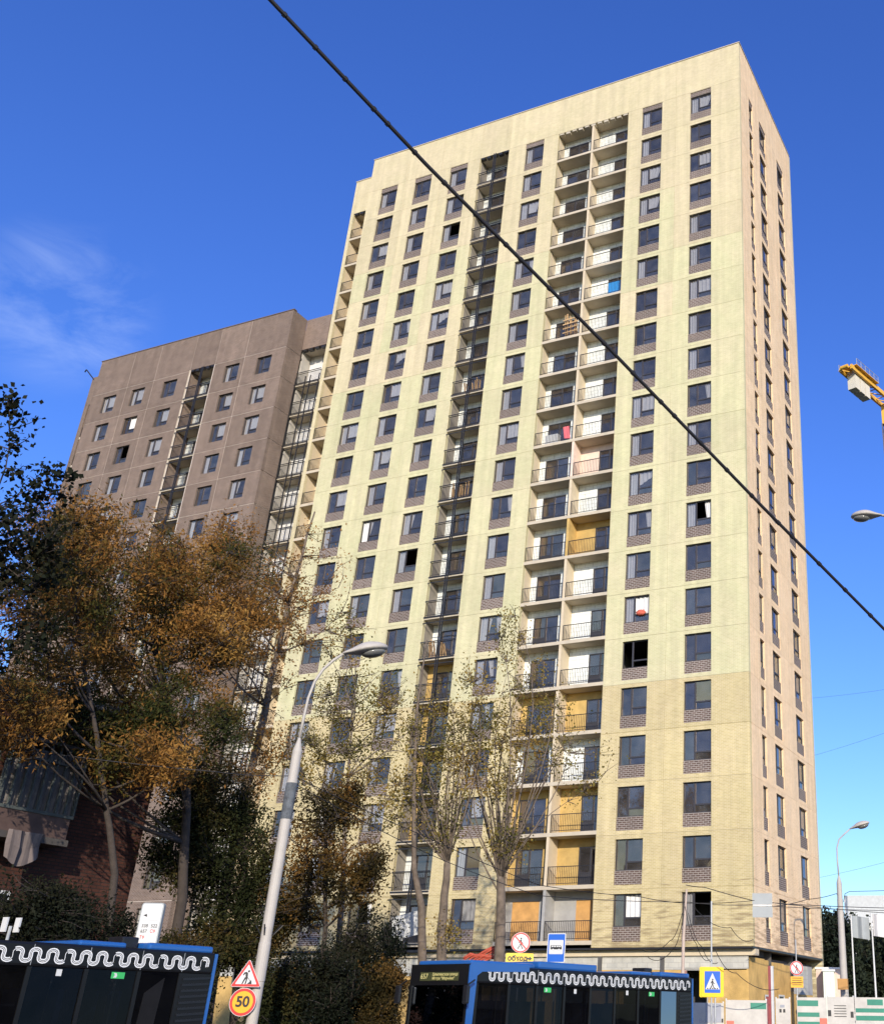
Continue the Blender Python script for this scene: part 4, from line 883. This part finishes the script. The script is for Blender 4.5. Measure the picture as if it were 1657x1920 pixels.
# bus stop pylon
pp = at(281,1728,35.6); ps = sign('bus_stop_pylon', 'white bus stop pylon listing routes behind the first bus', Vector((pp.x,pp.y,0)), face_cam(pp)-R(22))
m = MB(); zt_ = at(285,1693,35.6).z; zbm = at(270,1762,35.6).z-.6; plate(m, 0, (zt_+zbm)/2, .62, zt_-zbm, .08, 0, .14); m.build('pylon_body', sgback, ps)
m = MB(); plate(m, 0, (zt_+zbm)/2, .56, zt_-zbm-.06, .06, -.008, .008); m.build('pylon_face', sgwht, ps); MB().box(-.12,.12,.02,.12,.1,zbm).build('pylon_foot', sgback, ps)
for tx, x, z, mt_ in (('338',-.2,.62,sgblk),('522',.06,.62,sgblk),('657',-.2,.76,sgblk),('С9',.06,.76,sgred),('Т9',-.2,.92,sgred)): ob('route_number', text_mesh('route_number', tx, .12, mt_), ps, (x,-.012,zt_-z), (math.pi/2,0,0))
MB().box(-.22,.22,-.012,-.008,zt_-.47,zt_-.465).build('divider_line', sgback, ps); MB().prism([(-.21,-.012,zt_-.34),(-.1,-.012,zt_-.38),(-.12,-.012,zt_-.3)],(0,.004,0)).build('bus_symbol', sgblk, ps)
# no pedestrians + detour
def ped(m, cx, cz, s, y):
    disc(m, cx+.02*s, cz+.36*s, .075*s, y, y+.003, 12)
    q = lambda *p: [(cx+a*s, y, cz+b*s) for a, b in p]
    m.prism(q((-.06,.26),(.06,.27),(.1,.1),(.22,.0),(.2,-.05),(.06,.04),(.07,-.08),(-.05,-.08),(-.05,.1),(-.15,.0),(-.19,.04)), (0,.003,0)); m.prism(q((-.05,-.07),(.02,-.07),(-.06,-.26),(-.18,-.46),(-.26,-.44),(-.14,-.24)), (0,.003,0)); m.prism(q((.0,-.07),(.07,-.07),(.12,-.26),(.24,-.42),(.17,-.47),(.05,-.28)), (0,.003,0))
def noped(label, px, py, D, r, sub, ex=0):
    c = at(px,py,D); s_ = sign('no_pedestrians_sign', label, Vector((c.x,c.y,0)), face_cam(c)+ex)
    MB().tube([(0,.05,0),(0,.05,c.z+r+ (.0 if r > .33 else 1.0))], .03, 10).build('post', grey, s_)
    m = MB(); disc(m, 0, c.z, r, 0, .012); m.build('sign_plate', sgwht, s_)
    m = MB(); n = 32
    for i in range(n):
        a, b = 2*math.pi*i/n, 2*math.pi*(i+1)/n; m.prism([(r*.97*math.cos(a),-.004,c.z+r*.97*math.sin(a)),(r*.97*math.cos(b),-.004,c.z+r*.97*math.sin(b)),(r*.82*math.cos(b),-.004,c.z+r*.82*math.sin(b)),(r*.82*math.cos(a),-.004,c.z+r*.82*math.sin(a))],(0,.004,0))
    m.prism([(-r*.66,-.006,c.z+r*.56),(-r*.56,-.006,c.z+r*.66),(r*.66,-.006,c.z-r*.56),(r*.56,-.006,c.z-r*.66)], (0,.003,0)); m.build('red_ring', sgred, s_)
    m = MB(); ped(m, 0, c.z-.02, r*1.25, -.0035); m.build('pedestrian_pictogram', sgblk, s_)
    if sub == 'обход':
        zc = c.z-r-.19; m = MB(); plate(m, 0, zc, 1.02, .36, .03, 0, .012); m.build('detour_plate', sgyel, s_)
        ob('detour_text', text_mesh('detour_text', 'обход', .25, sgblk, 'LEFT', bold=.010), s_, (-.44,-.008,zc), (math.pi/2,0,0))
        m = MB(); m.prism([(.26,-.006,zc+.035),(.26,-.006,zc-.035),(.36,-.006,zc-.035),(.36,-.006,zc-.09),(.46,-.006,zc),(.36,-.006,zc+.09),(.36,-.006,zc+.035)], (0,.005,0)); m.build('arrow', sgblk, s_)
    else:
        zc = c.z-r-.3; m = MB(); plate(m, 0, zc, .62, .5, .02, 0, .012); m.build('notice_plate', sgor, s_)
        m = MB(); [m.box(-.24,.24,-.004,0,zc+.16-i*.1,zc+.19-i*.1) for i in range(4)]; m.build('notice_line', sgblk, s_)
noped('round no pedestrians sign above a yellow detour plate, behind the second bus', 976,1768,43.6,.36,'обход')
noped('small round no pedestrians sign above an orange plate beside the tower side wall', 1493,1816,58,.33,'x')
# bus stop sign
c = at(1042.5,1778,44.2); s_ = sign('bus_stop_sign', 'blue and white bus stop sign with bus symbol, behind the second bus', Vector((c.x,c.y,0)), face_cam(c)-R(18))
MB().tube([(0,.05,0),(0,.05,c.z+.2)], .03, 10).build('post', sgwht, s_)
m = MB(); plate(m, 0, c.z, .72, 1.04, .04, 0, .014); m.build('sign_plate', sgwht, s_); m = MB(); plate(m, 0, c.z, .66, .98, .03, -.004, .004); m.build('blue_field', sgblue, s_); m = MB(); plate(m, 0, c.z+.03, .56, .5, .03, -.008, .004); m.build('white_field', sgwht, s_)
m = MB(); q = [(-.22,.08),(-.22,-.06),(.22,-.06),(.22,.0),(.18,.08)]; m.prism([(a,-.012,c.z+.03+b-.02) for a, b in q], (0,.004,0)); m.build('bus_symbol', sgblk, s_)
m = MB(); [m.box(x,x+.075,-.015,-.012,c.z+.03,c.z+.075) for x in (-.19,-.09,.01,.10)]; disc(m,-.12,c.z-.06,.035,-.015,-.012,12); disc(m,.12,c.z-.06,.035,-.015,-.012,12); m.build('bus_symbol_window', sgwht, s_)
# pedestrian crossing
c = at(1335.5,1842,47); s_ = sign('pedestrian_crossing_sign', 'yellow backed blue pedestrian crossing sign in front of the tower corner', Vector((c.x,c.y,0)), face_cam(c)-R(6))
zt2 = at(1336,1690,47).z
MB().tube([(-.05,.06,0),(-.05,.06,zt2)], .035, 10).tube([(.1,.07,0),(.1,.07,c.z)], .035, 10).build('post', grey, s_)
m = MB(); plate(m, -.06, c.z, .94, 1.12, .05, .016, .01); m.build('rear_plate', sgyel, s_); m = MB(); plate(m, 0, c.z, .90, 1.10, .05, 0, .012); m.build('sign_plate', sgyel, s_)
m = MB(); plate(m, 0, c.z, .64, .80, .02, -.004, .004); m.build('blue_field', sgblue, s_); m = MB(); m.prism([(-.29,-.008,c.z-.27),(.29,-.008,c.z-.27),(0,-.008,c.z+.34)], (0,.004,0)); m.build('white_triangle', sgwht, s_)
m = MB(); ped(m, 0, c.z-.06, .42, -.012); [m.box(x,x+.05,-.012,-.009,c.z-.26,c.z-.22) for x in (-.22,-.12,-.02,.08,.17)]; m.build('pedestrian_pictogram', sgblk, s_)
# grey sign backs on the wires
c = at(1429,1698,50); s_ = sign('hanging_sign', 'grey back of two sign panels hung on wires before the tower corner', Vector((c.x,c.y,c.z)), face_cam(c))
m = MB(); plate(m, 0, .27, .88, .46, .03, 0, .03); plate(m, 0, -.27, .88, .46, .03, 0, .03); m.build('sign_panel', sgback, s_); MB().box(-.42,.42,-.02,0,-.03,.03).build('cross_bar', grey, s_)
# reflector pair on the first bus roof
c = at(20,1752,26.5)
m = MB(); m.tube([(c.x,c.y,3.0),(c.x,c.y,c.z)], .03, 8)
rp = tag(empty('marker_post', (c.x,c.y,0), 'pair of small white plates on a post behind the first bus', 'marker'), 'pair of small white plates on a post behind the first bus', 'marker')
c2 = at(20,1737,33); 
rp.location = (c2.x,c2.y,0)
MB().tube([(c2.x,c2.y,0),(c2.x,c2.y,c2.z)], .04, 8).build('post', grey, rp)
for dx in (-.14,.14): MB().box(c2.x+dx*.6-.09,c2.x+dx*.6+.09,c2.y+dx*.8-.02,c2.y+dx*.8+.02,c2.z-.14,c2.z+.2).build('plate', sgwht, rp)

# ------------------------------------------------------------------ cables
def cable(label, pts, r, sag=0, n=24, cat='cable', knots=0):
    P = [Vector(p) for p in pts]; out = []
    for i in range(len(P)-1):
        for k in range(n):
            t = k/n; out.append(P[i].lerp(P[i+1], t)-Vector((0,0,sag*4*t*(1-t))))
    out.append(P[-1]); m = MB(); m.tube(out, r, 8 if r > .012 else 5)
    o = m.build('overhead_cable', cablem, None, smooth=True)
    if knots:
        k_ = MB(); 
        for i in range(knots):
            j = int((i+.5)/knots*(len(out)-2)); k_.tube([out[j], out[j].lerp(out[j+1],.18)], r*1.35, 8)
        k_.build('cable_clip', cablem, o)
    return tag(o, label, cat)
A, Bq = at(470,-40,11.5), at(1720,1243,21.5)
cable('thick black cable crossing the whole sky diagonally in front of the tower', [A, at(800,309,12.9), at(1130,641,15.0), at(1430,951,17.8), Bq], .03, .0, 12, knots=26)
lpw = lambda z: pb+Vector((0,0,z))
cable('black wire from lamp post to the tower corner, upper of the pair', [at(545,1452,36), at(800,1570,40), at(1010,1660,44), at(1200,1682,48), at(1290,1694,50), at(1412,1689,50), at(1700,1715,52)], .014, .05, 8)
cable('black wire from lamp post to the tower corner, lower of the pair', [at(545,1465,36), at(800,1600,40), at(1010,1680,44), at(1290,1692,50), at(1412,1697,50), at(1700,1708,52)], .013, .06, 8)
cable('black wire running left from the lamp post through the trees', [at(550,1455,36), at(400,1447,37), at(0,1400,38), at(-60,1390,38)], .014, .05, 8)
cable('black wire from the thin mast over the hanging sign', [at(1286,1660,46), at(1320,1664,47), at(1411,1689,50), at(1500,1697,51), at(1700,1704,53)], .016, .02, 8)
cable('thin wire from the distant lamp to the site', [at(1450,1700,56), at(1512,1687,58), at(1568,1676,60), at(1578,1690,60), at(1582,1720,60)], .016, .05, 8)
cable('wire leaving the distant lamp to the right', [at(1581,1692,60), at(1584,1676,60), at(1592,1672,60), at(1700,1669,62)], .016, .01, 8)
for i, (q0, q1, q2) in enumerate([((1279,1712),(1255,1765),(1200,1780)),((1282,1714),(1262,1780),(1215,1796)),((1290,1712),(1315,1775),(1345,1806)),((1284,1700),(1305,1770),(1330,1800)),((1340,1780),(1380,1825),(1460,1855)),((1300,1700),(1370,1740),(1412,1762))]):
    cable(['loose cable drooping left of the thin mast, outer loop','loose cable drooping left of the thin mast, inner loop','slack cable from the thin mast down to the crossing sign','second slack cable beside the thin mast','slack cable drooping over the ochre boards of the base','wire slanting from the thin mast to the tower corner'][i], [at(*q0,46.2), at(*q1,47), at(*q2,49)], .013, .25, 10)
for i, (y0, y1) in enumerate(((1290,1283),(1400,1352),(1630,1600))):
    cable(['faint wire in the sky right of the tower, highest of three','faint wire in the sky right of the tower, middle of three','faint wire in the sky right of the tower, lowest of three'][i], [at(1515,y0+20,80), at(1720,y1,80)], .008, .1, 6)
mast = tag(MB().tube([gnd(1278,1880,46.3), at(1281,1760,46.3), at(1287,1668,46.3)], [.075,.065,.04], 10).build('wire_mast', mat('weathered_timber', (.48,.38,.31), .9, .15)), 'thin leaning timber mast carrying loose wires before the tower', 'mast')

# ------------------------------------------------------------------ crane
cy = mat('crane_yellow', (.72,.40,.05), .5, .12, 1.0); cw = mat('crane_counterweight', (.62,.57,.46), .85, .12, .8); mastm = mat('crane_mast', (.10,.09,.12), .6)
CR = tag(empty('tower_crane', gnd(1775,1850,112), 'yellow tower crane tail with counterweight at the right edge of the sky', 'crane'), 'yellow tower crane tail with counterweight at the right edge of the sky', 'crane')
e0 = at(1585,690,112); d_ = FV+RV*((1700-PX)/FPX)-UV*((788-PY)/FPX); e1 = CP+d_*((e0.z-CP.z)/d_.z); e1 = e0+(e1-e0).normalized()*26; jd = (e1-e0).normalized(); js = Vector((-jd.y,jd.x,0))
m = MB()
for s in (-.75,.75):
    m.beam(e0+js*s, e1+js*s, .28, .6)
for i in range(12):
    a = e0.lerp(e1, i/12); b = e0.lerp(e1,(i+1)/12); m.beam(a+js*.75, b-js*.75, .1, .1); m.beam(a+js*.75, a-js*.75, .1, .1)
m.build('counter_jib', cy, CR)
m = MB()
for i in range(3):
    a = e0+jd*(1.3+i*1.25); m.prism([a+js*-.55+Vector((0,0,-2.3)), a+js*.55+Vector((0,0,-2.3)), a+js*.55+Vector((0,0,.25)), a+js*-.55+Vector((0,0,.25))], jd*1.1)
m.build('counterweight', cw, CR)
m = MB()
for s in (-1.25,1.25):
    for z in (.75,1.25): m.beam(e0+js*s+jd*.6+Vector((0,0,z)), e0+js*s+jd*6+Vector((0,0,z)), .05)
    for i in range(6): a = e0+js*s+jd*(.6+i*1.08); m.beam(a+Vector((0,0,.3)), a+Vector((0,0,1.25)), .05)
m.build('handrail', grey, CR); MB().prism([e0+js*-1.3+jd*.5+Vector((0,0,.3)), e0+js*1.3+jd*.5+Vector((0,0,.3)), e0+js*1.3+jd*6+Vector((0,0,.3)), e0+js*-1.3+jd*6+Vector((0,0,.3))],(0,0,.08)).build('walkway', cy, CR)
MB().tube([e0-jd*.3+js*.5,e0-jd*.3-js*.5], .25, 12).build('end_roller', cy, CR)
mt0 = min((e0+jd*(k*.25) for k in range(4,120)), key=lambda q: abs(PX+FPX*(q-CP).dot(RV)/(q-CP).dot(FV)-1668)); mt0 = Vector((mt0.x,mt0.y,e0.z-3)); m = MB(); tz = mt0.z; hw = 1.0
base_ = CR.location
CR2 = Vector((mt0.x,mt0.y,0)); CR.location = (mt0.x,mt0.y,0)
for o in CR.children: o.matrix_parent_inverse = Matrix.Translation(-CR.location)
for sx in (-1,1):
    for sy in (-1,1): m.beam(CR2+Vector((sx*hw,sy*hw,0)), CR2+Vector((sx*hw,sy*hw,tz)), .16)
nlev = int(tz/1.6)
for i in range(nlev):
    z = i*1.6; f_ = 1 if i % 2 else -1
    for a, b in (((-1,-1),(1,-1)),((1,-1),(1,1)),((1,1),(-1,1)),((-1,1),(-1,-1))):
        m.beam(CR2+Vector((a[0]*hw,a[1]*hw,z if f_ > 0 else z+1.6)), CR2+Vector((b[0]*hw,b[1]*hw,z+1.6 if f_ > 0 else z)), .08); m.beam(CR2+Vector((a[0]*hw,a[1]*hw,z)), CR2+Vector((b[0]*hw,b[1]*hw,z)), .07)
m.build('mast', mastm, CR); MB().beam(CR2+Vector((0,0,tz)), Vector((CR2.x,CR2.y,e0.z)), 2.0).build('slewing_unit', cy, CR)

# ------------------------------------------------------------------ site hoardings, flagpoles, cabins, far building
hgrn = mat('hoarding_green', (.02,.20,.13), .5); hwht = mat('hoarding_white', (.50,.47,.42), .6, .2, 1.8); hgrey = mat('hoarding_grey', (.30,.31,.35), .6); hred = mat('hoarding_red', (.60,.15,.10), .6)
def hoarding(label, pxa, pxb, D, pytop, deco):
    a = gnd(pxa,1900,D); b = gnd(pxb,1900,D); zt = at((pxa+pxb)/2,pytop,D).z; d = b-a; w = d.length; rz = math.atan2(d.y,d.x)
    h = empty('hoarding', a, label, 'fence', 'site hoardings', world=False, rz=rz)
    MB().box(0,w,0,.05,.05,zt).build('fence_panel', hwht, h)
    for x in (.0, w-.06): MB().box(x,x+.06,.05,.12,0,zt+.06).build('post', grey, h)
    for kind, x0, x1, z0, z1 in deco:
        if kind == 'lines':
            m = MB(); n = 5
            for i in range(n): m.box(w*x0,w*x1,-.008,0,zt-z0-(z1-z0)*i/n-.03,zt-z0-(z1-z0)*i/n)
            m.build('print_line', sgblk, h)
        else: MB().box(w*x0,w*x1,-.008,0,zt-z1,zt-z0).build('print_block', {'g':hgrn,'y':hgrey,'r':hred,'k':sgblk}[kind], h)
    return h, w, zt
h, w, zt = hoarding('white hoarding with grey shape and slogan left of the crossing sign pole', 1288,1357,50,1881,[('y',.5,.92,.02,.75),('g',0,.16,.72,1.05),('k',.93,.98,.6,.75)])
ob('slogan', text_mesh('slogan', 'Вклады\nв будущее', .2, hgrey, 'LEFT'), h, (.5,-.01,zt-.8), (math.pi/2,0,0))
hoarding('tall white hoarding with green label and red square before the tower corner', 1360,1438,50,1876,[('g',.60,.98,.1,.34),('r',.02,.2,.8,1.1)])
hoarding('cream gate panel with safety stickers beside the red posts', 1454,1482,52,1873,[('y',.3,.6,.25,.36),('k',.25,.4,.42,.56),('k',.5,.65,.42,.56)])
hoarding('white hoarding with three green stripes', 1494,1550,54,1871,[('g',.02,.72,.12,.36),('g',.02,.75,.62,.8),('g',.02,.75,1.0,1.2),('r',.75,1,.85,1.3)])
hoarding('white hoarding with lines of print', 1551,1602,54,1870,[('lines',.25,.7,.35,.9),('k',.02,.14,.55,.8),('k',.85,.96,.6,.85)])
hoarding('white hoarding with green label and two green stripes at the right edge', 1603,1662,54,1871,[('g',.4,.9,.08,.32),('g',.02,.95,.45,.62),('g',.02,.95,.75,.95)])
for i, px in enumerate((1444,1449)):
    p = gnd(px,1900,50.5); tag(MB().box(p.x-.05,p.x+.05,p.y-.05,p.y+.05,0,at(px,1812,50.5).z).build('gate_post', mat('red_oxide', (.30,.07,.07), .7) if i == 0 else white), ['dark red gate post before the tower side door','white gate post beside the red one'][i], 'post', 'gate posts')
flag = mat('flag_cloth', (.62,.60,.58), .9, .1)
for i, (px, py) in enumerate(((1598,1715),(1637,1712))):
    p = gnd(px+4,1850,62); zt = at(px,py,62).z; f_ = empty('flagpole', p, ['white flagpole with grey flag right of the distant lamp','white flagpole with pale flag at the right edge'][i], 'flagpole', 'flagpoles beside the site')
    MB().tube([p, p+Vector((0,0,zt))], [.06,.035], 8).build('pole', white, f_)
    m = MB(); q = 10
    fd = RV.copy(); fd.z = 0; fd.normalize()
    for k in range(q):
        a0, a1 = k/q, (k+1)/q; y = lambda t: Vector((0,.12*math.sin(t*7+i*2),-.12*t)); A0 = p+fd*(.04+.9*a0)+y(a0); A1 = p+fd*(.04+.9*a1)+y(a1); z0 = zt-1.15; z1 = zt-.05
        m.quad(A0+Vector((0,0,z0)), A1+Vector((0,0,z0)), A1+Vector((0,0,z1)), A0+Vector((0,0,z1)))
    m.build('flag', sgback if i == 0 else flag, f_, smooth=True)
# cabins
def cabin(label, px0, px1, py, D, mt_):
    a = gnd(px0,1880,D); b = gnd(px1,1880,D); zt = at((px0+px1)/2,py,D).z; d = b-a; w = d.length
    h = empty('site_cabin', a, label, 'cabin', 'site cabins', world=False, rz=math.atan2(d.y,d.x))
    MB().box(0,w,0,2.4,.1,zt).build('cabin_body', mt_, h); MB().box(-.06,w+.06,-.06,2.46,zt,zt+.1).build('cabin_roof', white, h)
    m = MB()
    for i in range(int(w/.3)): m.box(.1+i*.3,.2+i*.3,-.03,0,.2,zt-.05)
    m.build('cladding_rib', mt_, h)
    d_ = MB().box(w*.45,w*.8,-.045,-.03,.15,min(2.2,zt-.3)).build('cabin_window', white, h); MB().box(w*.5,w*.75,-.05,-.046,1.2,min(2.0,zt-.4)).build('pane', glz, d_)
cabin('pale pink site cabin behind the striped hoarding', 1532,1578,1818,66, mat('cabin_pink', (.62,.47,.38), .7, .1)); cabin('pale green white site cabin beside the distant lamp', 1545,1566,1822,64.5, mat('cabin_mint', (.62,.70,.60), .7, .1))
p = gnd(1581,1850,59.3); bx_ = at(1580,1846,59.3); tag(MB().box(bx_.x-.25,bx_.x+.25,bx_.y-.1,bx_.y+.1,bx_.z-.25,bx_.z+.25).box(bx_.x-.22,bx_.x+.22,bx_.y-.12,bx_.y-.1,bx_.z-.22,bx_.z+.22).build('junction_box', board), 'orange brown junction box on the distant lamp pole', 'box')
# far white building
fa = gnd(1560,1850,150); fb = gnd(1720,1850,150); d = fb-fa; w = d.length; zt = at(1620,1738,150).z
FB = empty('far_building', fa, 'white low building far away behind the flagpoles', 'building', None, world=False, rz=math.atan2(d.y,d.x))
MB().box(-3,w,0,10,0,zt).build('wall', mat('far_white_wall', (.62,.62,.60), .8, .08, .3), FB); MB().box(-3.2,w,-.3,10.2,zt,zt+.5).build('roof', white, FB)
MB().box(2,8,2,7,zt+.5,zt+4.0).build('roof_house', mat('far_grey_wall', (.5,.52,.52), .8), FB)
for i in range(10):
    for k in range(3): 
        o = MB().box(i*1.6+.2,i*1.6+1.3,-.06,-.02,zt-1.9-k*3.0,zt-.6-k*3.0).build('window', black, FB)

# red tarpaulin and rail on the ground floor canopy
m = MB(); rr = random.Random(4); n = 14
c0 = at(868,1800,50); c1 = at(930,1780,50)
for r_ in range(7):
    pts = [c0.lerp(c1, i/n)+Vector((0,0,.07*r_-.35+.05*math.sin(i*.7+r_)+rr.uniform(-.02,.02))) for i in range(n+1)]; m.tube(pts, [.045+.015*math.sin(i*.9+r_*2) for i in range(n+1)], 7)
tag(m.build('tarpaulin', mat('red_tarp', (.38,.06,.03), .7, .25, 5), smooth=True), 'crumpled red tarpaulin bundle at the tower base behind the poplar', 'tarpaulin')
m = MB(); 
for i in range(5): m.beam(at(735,1725+i*9,57.5), at(785,1712+i*9,57.3), .03, .22)
tag(m.build('metal_sheets', grey), 'grey corrugated sheets leaning on the lowest narrow loggia railing', 'sheets')
print('objects', len(bpy.data.objects))
